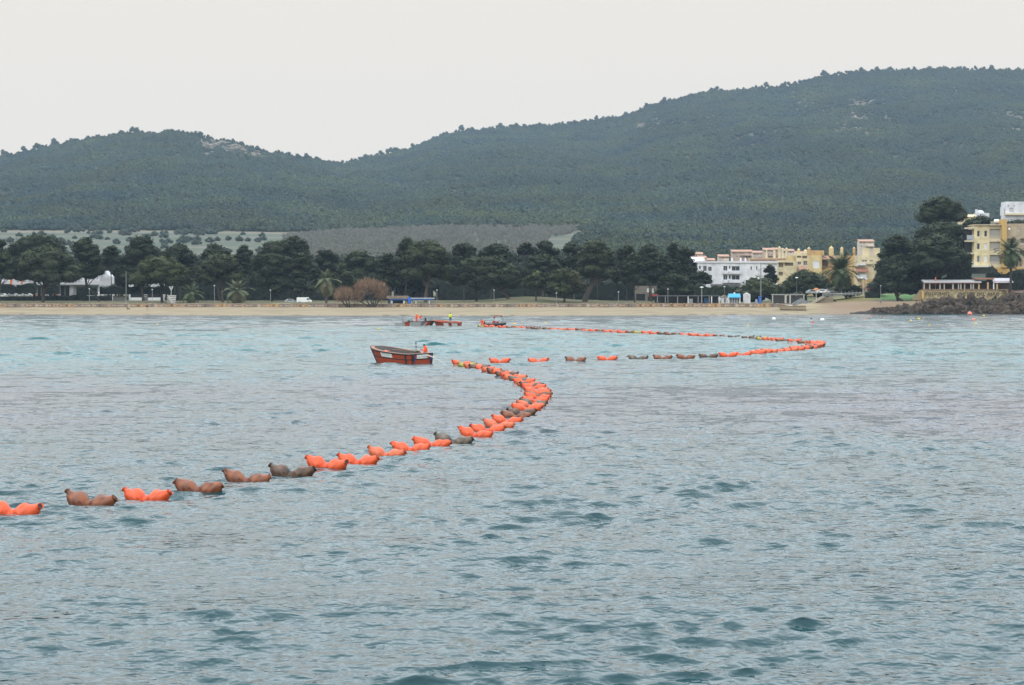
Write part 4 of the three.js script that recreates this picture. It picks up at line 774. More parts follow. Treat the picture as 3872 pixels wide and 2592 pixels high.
  for (const [label, X0, X1, top] of [['grey gravel heap in front of the pergola frame', 2985, 3076, 1125]]) { const c = at((X0 + X1) / 2, 1150, 735), r = rng(4), k = px(735), W = (X1 - X0) * k / 2, H = (1150 - top) * k; solo('gravel_heap', moveVerts(new THREE.ConeGeometry(1, 1, 40, 12), (x, y, z) => { const f = 0.16 * N3(x * 4, y * 4, z * 4); return [x * W * (1 + f), (y + 0.5) * H * (1 + f * 0.8), z * 3.2 * (1 + f)]; }), mat(0.24, 0.25, 0.25, 0.95, { map: dapple(128, 20, 0.6, 2) }), label, 'heap').position.set(c.x, c.y - 0.2, c.z); }
  const rp = new House('boat_ramp', 'pale concrete slab sloping up from the beach to the grass bank', 'ramp', 3095, 1150, 734), sh = new THREE.Shape(); sh.moveTo(rp.x(3066), rp.y(1150)); sh.lineTo(rp.x(3074), rp.y(1150)); sh.lineTo(rp.x(3122), rp.y(1122)); sh.lineTo(rp.x(3108), rp.y(1120)); sh.lineTo(rp.x(3066), rp.y(1147)); part('slab', new THREE.ExtrudeGeometry(sh, { depth: 1.2, bevelEnabled: false }), mat(0.50, 0.43, 0.34, 0.9, { map: dapple(64, 5, 0.3, 6) }), rp.o); part('retaining_wall', (() => { const q2 = new THREE.Shape(); q2.moveTo(rp.x(3074), rp.y(1152)); q2.lineTo(rp.x(3150), rp.y(1152)); q2.lineTo(rp.x(3150), rp.y(1126)); q2.lineTo(rp.x(3118), rp.y(1126)); return new THREE.ExtrudeGeometry(q2, { depth: 0.8, bevelEnabled: false }).translate(0, 0, -0.2); })(), mat(0.36, 0.29, 0.21, 0.95, { map: dapple(64, 8, 0.5, 5) }), rp.o);
  const um = at(3087, 1130, 745), u = thing('beach_umbrella', 'orange mushroom-shaped parasol by the parked boats', 'parasol', [um.x, um.y - 0.3, um.z]), H = (1130 - 1092) * px(745); part('pole', rod([0, 0, 0], [0, H, 0], 0.13, 0.09), mat(0.5, 0.47, 0.42), u); part('canopy', new THREE.LatheGeometry([[0.05, 0.75], [0.5, 0.62], [0.85, 0.3], [0.95, 0], [0.85, -0.03], [0.05, 0.15]].map((v) => new THREE.Vector2(...v)), 14).translate(0, H - 0.2, 0), mat(0.48, 0.19, 0.075), u);
  const rl = new House('guard_rail', 'pale metal guard rail along the road on the slope', 'railing', 3190, 1118, 752); for (let i = 0; i < 11; i++) rl.slab('post', steel, 3112 + i * 14, 3113.4 + i * 14, 1104 - i * 0.4, 1120, 0, 0.12); part('rail', [rod([rl.x(3110), rl.y(1113), 0.05], [rl.x(3258), rl.y(1108), 0.05], 0.12), rod([rl.x(3110), rl.y(1118), 0.05], [rl.x(3258), rl.y(1113), 0.05], 0.07)], mat(0.42, 0.42, 0.41), rl.o);
  const rs = new House('restaurant', 'low restaurant with a dark red awning between the pale masts and the headland pines', 'restaurant', 3316, 1112, 765); rs.front(mat(0.3, 0.22, 0.17), 3283, 3352, 1076, 1112, [[3288, 3310, 1094, 1110, 'window', dark], [3316, 3346, 1094, 1110, 'window', dark]], 5); rs.shed('awning', mat(0.16, 0.02, 0.035), 3280, 3352, 1084, 1094, 0.01, 1.6); rs.slab('roof', concrete, 3281, 3354, 1073, 1076, -5, 0.3);
}
{ // parked vehicles and boats glimpsed behind
  function car(label, X, Yb, d, len, m, turn = 0, van = false) {
    const p = at(X, Yb, d), t = thing(van ? 'parked_van' : 'parked_car', label, van ? 'van' : 'car', [p.x, p.y, p.z], turn), L = len, H = van ? 1.9 : 1.4, s = new THREE.Shape();
    const pts = van ? [[-0.5, 0.3], [0.5, 0.3], [0.5, 0.95], [0.42, 1.1], [0.28, 1.9], [-0.48, 1.9], [-0.5, 1.7]] : [[-0.5, 0.35], [0.5, 0.35], [0.5, 0.75], [0.3, 0.88], [0.14, 1.38], [-0.26, 1.4], [-0.42, 0.95], [-0.5, 0.9]];
    pts.forEach(([a, b], i) => i ? s.lineTo(a * L, b) : s.moveTo(a * L, b));
    part('body', new THREE.ExtrudeGeometry(s, { depth: 1.5, bevelEnabled: true, bevelSize: 0.06, bevelThickness: 0.06, bevelSegments: 2 }).translate(0, 0, -0.75), m, t);
    for (const z of [0.83, -0.83]) { part('window', van ? box(L * 0.2, 0.5, 0.03, L * 0.26, 1.4, z) : box(L * 0.38, 0.34, 0.03, -L * 0.06, 1.12, z), glass, t); for (const x of [-0.31, 0.31]) { const w = part('wheel', new THREE.CylinderGeometry(0.33, 0.33, 0.2, 14).rotateX(Math.PI / 2).translate(x * L, 0.33, z * 0.93), mat(0.015, 0.015, 0.016), t); part('rim', new THREE.CylinderGeometry(0.2, 0.2, 0.22, 10).rotateX(Math.PI / 2).translate(x * L, 0.33, z * 0.935), mat(0.4, 0.4, 0.4, 0.4), w); } }
  }
  const wp = mat(0.78, 0.78, 0.78, 0.3), sp = mat(0.36, 0.38, 0.4, 0.3);
  car('white car farthest left in the row behind the grass', 8, 1125, 812, 4.1, wp); car('white car behind the leaning trunk, second of the row behind the grass', 48, 1124, 812, 4.0, sp); car('white car parked beneath the pillar with orange foot', 76, 1124, 811, 3.9, wp, 0.2); car('white car last of the row, before the thick trunk', 102, 1124, 812, 4.4, wp, -0.1);
  car('white delivery van behind the beach wall near the drooping palm', 1150, 1148, 770, 4.8, wp, 0.1, true); car('small silver car beside the white delivery van', 1098, 1148, 772, 3.9, sp, 0.2); car('pale car behind the twin slanting trunks', 366, 1122, 806, 4.1, wp);
  car('silver car under the low pine above the slope', 3074, 1113, 764, 4.2, sp, 0.15); car('pale car beside the orange parasol', 3112, 1111, 763, 4.2, wp, -0.1); car('grey car at the right end of the parked row by the palm', 3140, 1110, 764, 4.0, sp, 0.1);
}
{ // yellow apartment house and restaurant terrace on the headland
  let h = new House('apartment_house', 'yellow apartment house with balconies on the headland above the restaurant terrace', 'apartment house', 3760, 1052, 772);
  const yel = stucco(0.72, 0.60, 0.36, 13), win = [];
  for (const [t, b] of [[873, 896], [921, 944], [968, 992]]) win.push([3695, 3706, t, b, 'window', t === 968 ? shadeGlass : glass], [3722, 3734, t, b, t === 873 ? 'window' : 'shutter']);
  h.front(yel, 3684, 3741, 853, 1012, win, 9);
  const beige = mat(0.40, 0.35, 0.27);
  h.front(stucco(0.66, 0.55, 0.36, 14), 3741.3, 3787, 853, 1012, [[3744, 3784, 866, 903, 'loggia_shade', mat(0.33, 0.31, 0.27), beige], [3744, 3784, 915, 950, 'loggia_shade', mat(0.33, 0.30, 0.25), beige], [3744, 3784, 965, 1000, 'loggia_shade', mat(0.26, 0.25, 0.23), beige]], 9, -0.25, 'balcony_bay');
  h.slab('roof', mat(0.5, 0.42, 0.28), 3680, 3792, 849.5, 853, -9.5, 0.6);
  h.front(stucco(0.46, 0.37, 0.26, 15), 3806, 3960, 846, 1012, [[3853, 3859, 866, 874, 'window', whitePaint], [3812, 3846, 902, 926, 'loggia_shade', mat(0.16, 0.12, 0.08), beige], [3812, 3846, 946, 972, 'loggia_shade', mat(0.14, 0.11, 0.08), beige], [3862, 3920, 902, 926, 'loggia_shade', mat(0.14, 0.11, 0.08), beige], [3862, 3920, 946, 972, 'loggia_shade', mat(0.14, 0.11, 0.08), beige]], 9, -1.2, 'rear_wing');
  h.slab('stair_tower', stucco(0.62, 0.40, 0.13, 16), 3787.3, 3805.7, 830, 1012, -5, 0.7);
  for (const [i, y] of [[0, 911], [1, 958], [2, 862]]) h.slab('balcony_slab', mat(0.55, 0.48, 0.36), 3655, 3683.8, y - 2, y + 4, -3.5, 0.4);
  for (const y of [890, 990]) h.slab('balcony_rail', mat(0.33, 0.35, 0.36), 3656, 3682, y, y + 17, 0.25, 0.35);
  h.slab('recess', dark, 3658, 3683.5, 868, 1010, -8, -3.6);
  h.slab('ground_floor', stucco(0.62, 0.38, 0.13, 17), 3741, 3960, 1012.5, 1056, -9, -0.1); h.slab('canopy', mat(0.66, 0.62, 0.52), 3636, 3745, 1004, 1011, -3, 2.2); h.slab('glazed_front', mat(0.05, 0.06, 0.06, 0.2), 3660, 3740.6, 1012.5, 1056, -5, -0.2); h.slab('planter', mat(0.16, 0.18, 0.16), 3655, 3738, 1036, 1052, 0.2, 0.5);
  h.slab('roof_box', concrete, 3760, 3780, 836, 849, -6, -3);
  part('water_tank', new THREE.CylinderGeometry(0.55, 0.55, 1.5, 12).rotateZ(Math.PI / 2).translate(h.x(3772), h.y(836), -1.6), whitePaint, h.o);
  part('satellite_dish', new THREE.SphereGeometry(0.45, 12, 6, 0, 6.3, 0, 0.9).rotateX(1.2).translate(h.x(3816), h.y(868), 0), whitePaint, h.o);
  // terrace on the rock
  h = new House('restaurant_terrace', 'restaurant terrace on the rock with yellow stone wall and white awnings', 'restaurant', 3660, 1132, 738);
  const stone = mat(0.57, 0.455, 0.26, 0.95, { map: dapple(256, 14, 0.45, 31, 1), bumpMap: dapple(256, 14, 0.7, 31, 1), bumpScale: 0.08 });
  const wallTop = 1099, X0 = 3490, X1 = 3822, pts = [], N = 46, rad = 4.2;
  const curveShape = new THREE.Shape(); { const xa = h.x(X0), xb = h.x(X1); curveShape.moveTo(xa, 0); curveShape.lineTo(xb - rad, 0); for (let i = 1; i <= 8; i++) { const a = i / 8 * Math.PI / 2; curveShape.lineTo(xb - rad + rad * Math.sin(a), rad - rad * Math.cos(a)); } curveShape.lineTo(xb, 9); curveShape.lineTo(xa, 9); curveShape.lineTo(xa, 0); }
  const wallBody = new THREE.ExtrudeGeometry(curveShape, { depth: (1150 - wallTop) * h.k, bevelEnabled: false }).rotateX(-Math.PI / 2).translate(0, h.y(1150), 0);
  { const p = wallBody.attributes.position, uv = wallBody.attributes.uv; for (let i = 0; i < p.count; i++) uv.setXY(i, (p.getX(i) + p.getZ(i)) / 6, p.getY(i) / 6); }
  part('stone_wall', wallBody, stone, h.o);
  h.slab('coping', mat(0.38, 0.25, 0.15, 0.95, { map: dapple(64, 8, 0.4, 2) }), X0 - 2, X1 - 8, 1094, wallTop - 0.1, -0.55, 0.12);
  { const s = new THREE.Shape(); s.moveTo(h.x(3452), h.y(1136)); s.lineTo(h.x(X0 - 0.5), h.y(1136)); s.lineTo(h.x(X0 - 0.5), h.y(1096)); s.lineTo(h.x(3480), h.y(1098)); s.lineTo(h.x(3470), h.y(1112)); s.lineTo(h.x(3458), h.y(1118)); part('stepped_wall', new THREE.ExtrudeGeometry(s, { depth: 0.8, bevelEnabled: false }).translate(0, 0, -0.9), stone, h.o); }
  h.slab('buttress', mat(0.6, 0.38, 0.13), 3486, 3493, 1100, 1130, -0.02, 0.5);
  const fabric = mat(0.45, 0.445, 0.45, 0.8), terracotta = mat(0.34, 0.12, 0.065, 0.8);
  for (const [a, b] of [[3493, 3516], [3516.6, 3555], [3555.6, 3603], [3603.6, 3712], [3757, 3832]]) { h.shed('awning', a > 3750 ? mat(0.55, 0.54, 0.6, 0.7) : fabric, a, b, a > 3750 ? 1052 : 1058, 1067, -4.2, 0.4); }
  h.slab('fascia', terracotta, 3495, 3700, 1067.5, 1073, 0.05, 0.2); h.slab('fascia', terracotta, 3758, 3830, 1063.5, 1068, -0.3, -0.1); h.slab('tiled_roof', mat(0.36, 0.17, 0.11), 3690, 3762, 1051, 1057, -4.8, -0.6);
  h.slab('back_wall', mat(0.075, 0.05, 0.038), 3498, 3832, 1062, 1097, -5.4, -4.9); h.slab('terrace_floor', mat(0.3, 0.2, 0.13), 3492, 3812, 1096.5, 1098.6, -8.6, -0.7);
  for (const [X, w] of [[3496, 2.2], [3517, 2.2], [3556, 2.2], [3572, 2], [3605, 3], [3626, 2], [3635, 2.4], [3649, 2], [3673, 2.4], [3682, 2.6]]) h.slab('post', X === 3626 || X === 3682 ? mat(0.4, 0.36, 0.32) : mat(0.42, 0.36, 0.28), X - w, X + w, 1071.6, 1095, -0.5, -0.15);
  for (const X of [3703, 3737, 3772]) h.slab('pillar', mat(0.48, 0.33, 0.15), X - 3, X + 3, 1068, 1095, -0.5, -0.1); h.slab('post', whitePaint, 3757, 3761, 1060, 1095, -0.5, -0.15);
  const font = await new FontLoader().loadAsync('fonts/droid/droid_sans_bold.typeface.json'), ink = mat(0.10, 0.075, 0.035, 0.9);
  for (const [word, a, b, yb] of [['RESTAURANT', 3499, 3590, 1118], ['MESON', 3633, 3687, 1118], ['DEL', 3696, 3726, 1119.5], ['MAR', 3738, 3778, 1119.5]]) {
    const g = new TextGeometry(word, { font, size: 1, depth: 0.06, curveSegments: 3, bevelEnabled: false }); g.computeBoundingBox(); const B = g.boundingBox, W = (b - a) * h.k, Hh = 13 * h.k;
    g.translate(-B.min.x, -B.min.y, 0).scale(W / (B.max.x - B.min.x), Hh / (B.max.y - B.min.y), 1).translate(h.x(a), h.y(yb), 0.01); part('lettering', g, ink, h.o);
  }
  const pf = at(3543, 1096, 738), u = thing('beach_umbrella', 'closed orange parasol standing on the restaurant terrace', 'parasol', [pf.x, pf.y, pf.z - 2]); part('canopy', new THREE.LatheGeometry([[0.03, 3.9], [0.14, 3.7], [0.34, 2.2], [0.3, 1.3], [0.05, 1.2]].map((v) => new THREE.Vector2(...v)), 10), mat(0.6, 0.17, 0.05), u); part('pole', rod([0, 0, 0], [0, 4, 0], 0.04), whitePaint, u);
  const fl = at(3560, 1062, 746), fg = thing('flag', 'faded pale green flag drooping on a pole over the terrace roof', 'flag', [fl.x, fl.y, fl.z]); part('pole', rod([0, -2, 0], [0.2, 2.2, 0], 0.05), steel, fg); part('cloth', moveVerts(new THREE.PlaneGeometry(1.6, 1.0, 8, 5), (x, y, z) => [x + 1.0, y + 1.2 + (x + 0.8) * 0.35, 0.12 * Math.sin(x * 5 + y)]), new THREE.MeshStandardMaterial({ color: new THREE.Color().setRGB(0.28, 0.34, 0.28), roughness: 0.9, side: THREE.DoubleSide }), fg);
  // house right of the terrace
  h = new House('sea_wall', 'reddish sea wall and steps right of the restaurant terrace', 'wall', 3850, 1136, 735); h.slab('wall', mat(0.30, 0.16, 0.11, 0.9, { map: dapple(64, 6, 0.4, 3) }), 3828, 3990, 1098, 1140, -4, 0); h.slab('ledge', concrete, 3838, 3990, 1103, 1108, 0.01, 0.4);
  // villas on the hilltop
  h = new House('hilltop_villa', 'white square villa on top of the hill at the edge of the photo', 'villa', 3850, 846, 905); h.front(whiteWall, 3803, 3960, 763, 846, [[3811, 3816, 775, 783], [3834, 3839, 776, 782], [3818, 3834, 786, 804, 'window', mat(0.45, 0.45, 0.48)]], 8); h.slab('chimney', whiteWall, 3787, 3797, 784, 815, -2, -0.8); h.slab('parapet', cream, 3798, 3960, 808, 814, 0.01, 1.2);
  h = new House('hilltop_villa', 'small white domed house behind the dark tree line', 'villa', 3708, 846, 910); h.slab('wall', whiteWall, 3694, 3742, 806, 846, -6, 0); part('dome', new THREE.SphereGeometry(17 * h.k, 16, 8, 0, 6.3, 0, 1.57).scale(1, 0.7, 1).translate(h.x(3712), h.y(806), -3), whiteWall, h.o); h.slab('chimney', whiteWall, 3692, 3700, 792, 806, -2, -1);
  h = new House('hilltop_villa', 'low cream house with red roof edge right of the topmost headland pine', 'villa', 3664, 850, 900); h.slab('wall', cream, 3632, 3692, 820, 850, -5, 0); h.shed('roof', tileRed, 3630, 3660, 812, 821, -4, 0.4); h.shed('roof', cream, 3660.3, 3694, 810, 820, -4, 0.4);
}

// ------------------------------------------------------------------ people and the dog
function field(bones, k, cell, cut = []) {   // one smooth surface around tapered bones [a, b, ra, rb]
  const lo = [1e9, 1e9, 1e9], hi = [-1e9, -1e9, -1e9];
  for (const [a, b, ra, rb] of bones) for (let i = 0; i < 3; i++) { lo[i] = Math.min(lo[i], a[i] - ra, b[i] - rb); hi[i] = Math.max(hi[i], a[i] + ra, b[i] + rb); }
  const c = lo.map((v, i) => (v + hi[i]) / 2), n = Math.ceil(Math.max(...lo.map((v, i) => hi[i] - v)) / cell) + 6, half = n / 2, mc = new MarchingCubes(n, new THREE.MeshStandardMaterial(), false, false, 60000);
  const D = (x, y, z, [a, b, ra, rb]) => { const bx = b[0] - a[0], by = b[1] - a[1], bz = b[2] - a[2], t = clamp(((x - a[0]) * bx + (y - a[1]) * by + (z - a[2]) * bz) / (bx * bx + by * by + bz * bz + 1e-9)); return Math.hypot(x - a[0] - bx * t, y - a[1] - by * t, z - a[2] - bz * t) - lerp(ra, rb, t); };
  for (let q = 0; q < n; q++) for (let j = 0; j < n; j++) for (let i = 0; i < n; i++) {
    const x = c[0] + (i - half) * cell, y = c[1] + (j - half) * cell, z = c[2] + (q - half) * cell; let d = 1e3;
    for (const b of bones) { const e = D(x, y, z, b), h = clamp(0.5 + 0.5 * (d - e) / k); d = lerp(d, e, h) - k * h * (1 - h); }
    for (const b of cut) d = Math.max(d, -D(x, y, z, b));
    mc.field[i + j * n + q * n * n] = -d;
  }
  mc.isolation = 0; mc.update();
  const pos = new Float32Array(mc.positionArray.slice(0, mc.count * 3)); for (let i = 0; i < mc.count; i++) for (let a = 0; a < 3; a++) pos[i * 3 + a] = c[a] + pos[i * 3 + a] * half * cell;
  let g = new THREE.BufferGeometry(); g.setAttribute('position', new THREE.BufferAttribute(pos, 3)); g = mergeVertices(g, 1e-4); g.computeVertexNormals();
  return g.toNonIndexed();
}
const handGeo = field([[[0, 0.02, 0], [0, -0.075, 0.004], 0.022, 0.027], [[0.022, -0.03, 0], [0.026, -0.08, 0.002], 0.018, 0.016], [[-0.022, -0.03, 0], [-0.026, -0.08, 0.002], 0.018, 0.016],
  ...[[0.032, 0.062], [0.011, 0.075], [-0.011, 0.070], [-0.031, 0.052]].flatMap(([x, l]) => [[[x, -0.085, 0.002], [x * 1.1, -0.085 - l * 0.55, 0.014], 0.0095, 0.0088], [[x * 1.1, -0.085 - l * 0.55, 0.014], [x * 1.1, -0.085 - l * 0.95, 0.038], 0.0088, 0.0075]]),
  [[0.03, -0.02, 0.004], [0.058, -0.055, 0.02], 0.013, 0.0105], [[0.058, -0.055, 0.02], [0.06, -0.085, 0.036], 0.0105, 0.009]], 0.008, 0.004);
const headGeo = field([[[0, 0.02, -0.012], [0, 0.045, 0.006], 0.085, 0.08], [[0, -0.05, 0.03], [0, -0.075, 0.058], 0.05, 0.03], [[0, 0.005, 0.092], [0, -0.022, 0.112], 0.009, 0.013], [[0, -0.1, -0.01], [0, -0.17, -0.02], 0.05, 0.055], [[0.08, 0.01, -0.005], [0.085, -0.03, -0.005], 0.012, 0.008], [[-0.08, 0.01, -0.005], [-0.085, -0.03, -0.005], 0.012, 0.008], [[0.02, -0.055, 0.085], [-0.02, -0.055, 0.085], 0.008, 0.008]], 0.02, 0.007, [[[0.033, 0.008, 0.098], [0.03, 0.008, 0.1], 0.014, 0.014], [[-0.033, 0.008, 0.098], [-0.03, 0.008, 0.1], 0.014, 0.014]]);
const hairGeo = field([[[0, 0.05, -0.025], [0, 0.062, 0.0], 0.092, 0.083], [[0.055, 0.0, -0.05], [-0.055, 0.0, -0.05], 0.055, 0.055]], 0.03, 0.01);
const eyeGeo = join([new THREE.SphereGeometry(0.011, 8, 6).translate(0.032, 0.008, 0.089), new THREE.SphereGeometry(0.011, 8, 6).translate(-0.032, 0.008, 0.089)]);
const skin = mat(0.40, 0.22, 0.15, 0.6), hairDark = mat(0.018, 0.014, 0.012, 0.7), eyeMat = mat(0.02, 0.015, 0.012, 0.2), hiOrange = mat(0.88, 0.10, 0.02, 0.75), hiYellow = mat(0.62, 0.78, 0.05, 0.7), navy = mat(0.018, 0.022, 0.035, 0.85), bootMat = mat(0.03, 0.028, 0.026, 0.7);
// joints: p pelvis, c chest, n neck, h head centre; l/r arms (shoulder, elbow, wrist) and legs (hip, knee, ankle); facing +z
const POSE = {
  stand: { p: [0, 0.95, 0], c: [0, 1.3, 0], n: [0, 1.47, 0], h: [0, 1.64, 0.02], al: [[0.19, 1.42, 0], [0.26, 1.14, -0.02], [0.25, 0.9, 0.06]], ar: [[-0.19, 1.42, 0], [-0.26, 1.14, -0.02], [-0.25, 0.9, 0.06]], ll: [[0.1, 0.92, 0], [0.12, 0.5, 0.02], [0.13, 0.08, -0.02]], lr: [[-0.1, 0.92, 0], [-0.12, 0.5, 0.02], [-0.13, 0.08, -0.02]] },
  reach: { p: [0, 0.93, -0.05], c: [0, 1.26, 0.08], n: [0, 1.42, 0.14], h: [0, 1.58, 0.2], al: [[0.19, 1.36, 0.12], [0.24, 1.12, 0.28], [0.16, 1.08, 0.5]], ar: [[-0.19, 1.36, 0.12], [-0.24, 1.12, 0.26], [-0.14, 1.02, 0.48]], ll: [[0.1, 0.9, -0.05], [0.13, 0.5, 0.05], [0.15, 0.08, -0.06]], lr: [[-0.1, 0.9, -0.05], [-0.13, 0.5, 0.05], [-0.15, 0.08, 0.04]] },
  stoop: { p: [0, 0.88, -0.16], c: [0, 1.08, 0.12], n: [0, 1.17, 0.28], h: [0, 1.25, 0.41], al: [[0.19, 1.12, 0.2], [0.23, 0.86, 0.3], [0.15, 0.66, 0.46]], ar: [[-0.19, 1.12, 0.2], [-0.23, 0.86, 0.3], [-0.15, 0.64, 0.44]], ll: [[0.1, 0.86, -0.16], [0.14, 0.48, 0.06], [0.14, 0.08, -0.06]], lr: [[-0.1, 0.86, -0.16], [-0.14, 0.48, 0.08], [-0.16, 0.08, 0.0]] },
  sit: { p: [0, 0.5, 0], c: [0, 0.86, 0.07], n: [0, 1.02, 0.12], h: [0, 1.17, 0.2], al: [[0.19, 0.97, 0.08], [0.26, 0.72, 0.16], [0.1, 0.74, 0.4]], ar: [[-0.19, 0.97, 0.08], [-0.26, 0.7, 0.16], [-0.08, 0.78, 0.42]], ll: [[0.11, 0.47, 0.03], [0.15, 0.5, 0.44], [0.15, 0.08, 0.4]], lr: [[-0.11, 0.47, 0.03], [-0.15, 0.5, 0.44], [-0.15, 0.08, 0.4]] },
  kneel: { p: [0, 0.48, -0.1], c: [0, 0.8, 0.1], n: [0, 0.95, 0.2], h: [0, 1.08, 0.3], al: [[0.19, 0.9, 0.14], [0.22, 0.72, 0.36], [0.12, 0.8, 0.58]], ar: [[-0.19, 0.9, 0.14], [-0.22, 0.7, 0.36], [-0.12, 0.62, 0.56]], ll: [[0.11, 0.45, -0.1], [0.14, 0.12, 0.18], [0.14, 0.09, -0.24]], lr: [[-0.11, 0.45, -0.1], [-0.14, 0.46, 0.3], [-0.14, 0.08, 0.26]] },
  walk: { p: [0, 0.94, 0], c: [0, 1.29, 0.03], n: [0, 1.46, 0.05], h: [0, 1.62, 0.09], al: [[0.19, 1.4, 0.03], [0.25, 1.14, 0.14], [0.22, 0.96, 0.3]], ar: [[-0.19, 1.4, 0.03], [-0.25, 1.14, -0.12], [-0.24, 0.9, -0.14]], ll: [[0.1, 0.91, 0], [0.11, 0.5, -0.08], [0.11, 0.14, -0.36]], lr: [[-0.1, 0.91, 0], [-0.11, 0.52, 0.2], [-0.11, 0.08, 0.26]] },
};
function person(label, base, turn, pose, o = {}) {
  const J = POSE[pose], t = thing('person', label, 'person', base, turn, o.group), tor = (e) => [[J.p, J.c, 0.135 + e, 0.15 + e], [J.c, J.n, 0.14 + e, 0.06 + e], [J.al[0], J.ar[0], 0.075 + e, 0.075 + e]];
  const arm = (a, e, w = 0.034) => [[a[0], a[1], 0.056 + e, 0.044 + e], [a[1], a[2], 0.044 + e, w + e]], leg = (l, e) => [[l[0], l[1], 0.085 + e, 0.058 + e], [l[1], l[2], 0.058 + e, 0.042 + e]], foot = (l, e) => [[[l[2][0], l[2][1] - 0.03, l[2][2] - 0.03], [l[2][0], l[2][1] - 0.045, l[2][2] + 0.16], 0.045 + e, 0.035 + e]];
  const dir = new THREE.Vector3(J.h[0] - J.n[0], J.h[1] - J.n[1], J.h[2] - J.n[2]).normalize(), tilt = Math.atan2(dir.z, dir.y) * 0.7, onHead = (g) => g.clone().rotateX(tilt).translate(...J.h);
  const hands = [J.al, J.ar].map((a, i) => { const g = handGeo.clone(); if (i) g.scale(-1, 1, 1); const d = V(a[2][0] - a[1][0], a[2][1] - a[1][1], a[2][2] - a[1][2]).normalize(); return g.applyQuaternion(new THREE.Quaternion().setFromUnitVectors(V(0, -1, 0), d)).translate(...a[2]); });
  part('body', [field([...tor(-0.02), ...arm(J.al, 0), ...arm(J.ar, 0), ...leg(J.ll, 0), ...leg(J.lr, 0), ...foot(J.ll, -0.005), ...foot(J.lr, -0.005), [J.n, [J.h[0], J.h[1] - 0.06, J.h[2] - 0.02], 0.055, 0.06]], 0.04, 0.03), onHead(headGeo), ...hands], skin, t);
  part('jacket', field([...tor(0.025), ...arm(J.al, 0.02), ...arm(J.ar, 0.02), ...(o.hood ? [[[0, J.n[1] + 0.03, J.n[2] - 0.07], [0, J.n[1] - 0.06, J.n[2] - 0.1], 0.09, 0.08]] : [])], 0.05, 0.03), o.jacket ?? hiOrange, t);
  part('trousers', field([[J.p, [(J.ll[0][0] + J.lr[0][0]) / 2, J.ll[0][1], J.ll[0][2]], 0.145, 0.14], ...leg(J.ll, 0.022), ...leg(J.lr, 0.022)], 0.05, 0.03), o.trousers ?? o.jacket ?? hiOrange, t);
  part('boots', field([...foot(J.ll, 0.012), ...foot(J.lr, 0.012)], 0.02, 0.02), bootMat, t);
  part('hair', onHead(hairGeo), o.cap ?? hairDark, t); part('eyes', onHead(eyeGeo), eyeMat, t);
  return t;
}

// ------------------------------------------------------------------ boats
function ringOf(L, B, o) {   // closed outline of the hull at level t (0 below the water, 1 at the deck), inset by e
  return (t, e = 0, y = null) => {
    const pts = [], n = 44;
    for (let i = 0; i <= n; i++) {
      const u = i / n, s = Math.sin(u * Math.PI), side = u < 0.5 ? -1 : 1, k = o.mid ?? 0.45, b = (B / 2 - e) * (s < k ? lerp(o.stern ?? 0.94, 1, s / k) : Math.pow(Math.max(0, 1 - Math.pow((s - k) / (1 - k), o.p ?? 2.2)), 1 / (o.q ?? 2)));
      const deck = o.h + o.sheer * Math.pow(s, 2.1);
      pts.push(V(e + s * (L - 2 * e - o.rake * Math.pow(1 - t, 0.8)), y ?? lerp(-0.35, deck, t), side * b * lerp(o.flare ?? 0.8, 1, Math.pow(t, 0.7))));
    }
    return pts;
  };
}
function loftRings(rings) {
  const pos = [], n = rings[0].length; for (let k = 0; k < rings.length - 1; k++) for (let i = 0; i < n; i++) { const j = (i + 1) % n, [a, b, c, d] = [rings[k][i], rings[k][j], rings[k + 1][i], rings[k + 1][j]]; for (const v of [a, b, c, b, d, c]) pos.push(v.x, v.y, v.z); }
  const g = new THREE.BufferGeometry(); g.setAttribute('position', new THREE.Float32BufferAttribute(pos, 3)); g.computeVertexNormals(); return toCreasedNormals(g, 0.7);
}
function lid(ring) { const c = ring.reduce((a, v) => a.add(v), V(0, 0, 0)).multiplyScalar(1 / ring.length), pos = []; ring.forEach((a, i) => { const b = ring[(i + 1) % ring.length]; pos.push(c.x, c.y, c.z, a.x, a.y, a.z, b.x, b.y, b.z); }); const g = new THREE.BufferGeometry(); g.setAttribute('position', new THREE.Float32BufferAttribute(pos, 3)); g.computeVertexNormals(); return g; }
const beltAlong = (ring, r) => { const pos = []; for (let i = 0; i < ring.length; i++) pos.push(rod(ring[i], ring[(i + 1) % ring.length], r, r, 6)); return pos; };
function panelOn(a, b, c, d, out, m, parent, name) {   // a board whose corners (bottom a-b, top d-c) lie on the hull, standing out from it
  const pos = [], uv = [], o = out, P = [a, b, c, d].map((v) => v.clone()), Q = P.map((v) => v.clone().add(o));
  const quad = (w, x, y, z, t) => { for (const [v, tt] of [[w, [0, 0]], [x, [1, 0]], [y, [1, 1]], [w, [0, 0]], [y, [1, 1]], [z, [0, 1]]]) { pos.push(v.x, v.y, v.z); uv.push(...(t ? tt : [0.02, 0.02])); } };
  quad(...Q, true); for (let i = 0; i < 4; i++) quad(P[i], P[(i + 1) % 4], Q[(i + 1) % 4], Q[i], false);
  const g = new THREE.BufferGeometry(); g.setAttribute('position', new THREE.Float32BufferAttribute(pos, 3)); g.setAttribute('uv', new THREE.Float32BufferAttribute(uv, 2)); g.computeVertexNormals(); return part(name, g, m, parent);
}
function plateMat(draw, w = 256, h = 96) { const c = document.createElement('canvas'); c.width = w; c.height = h; const x = c.getContext('2d'); x.fillStyle = '#c9cac6'; x.fillRect(0, 0, w, h); draw(x, w, h); const t = new THREE.CanvasTexture(c); t.colorSpace = THREE.SRGBColorSpace; return new THREE.MeshStandardMaterial({ map: t, roughness: 0.6 }); }
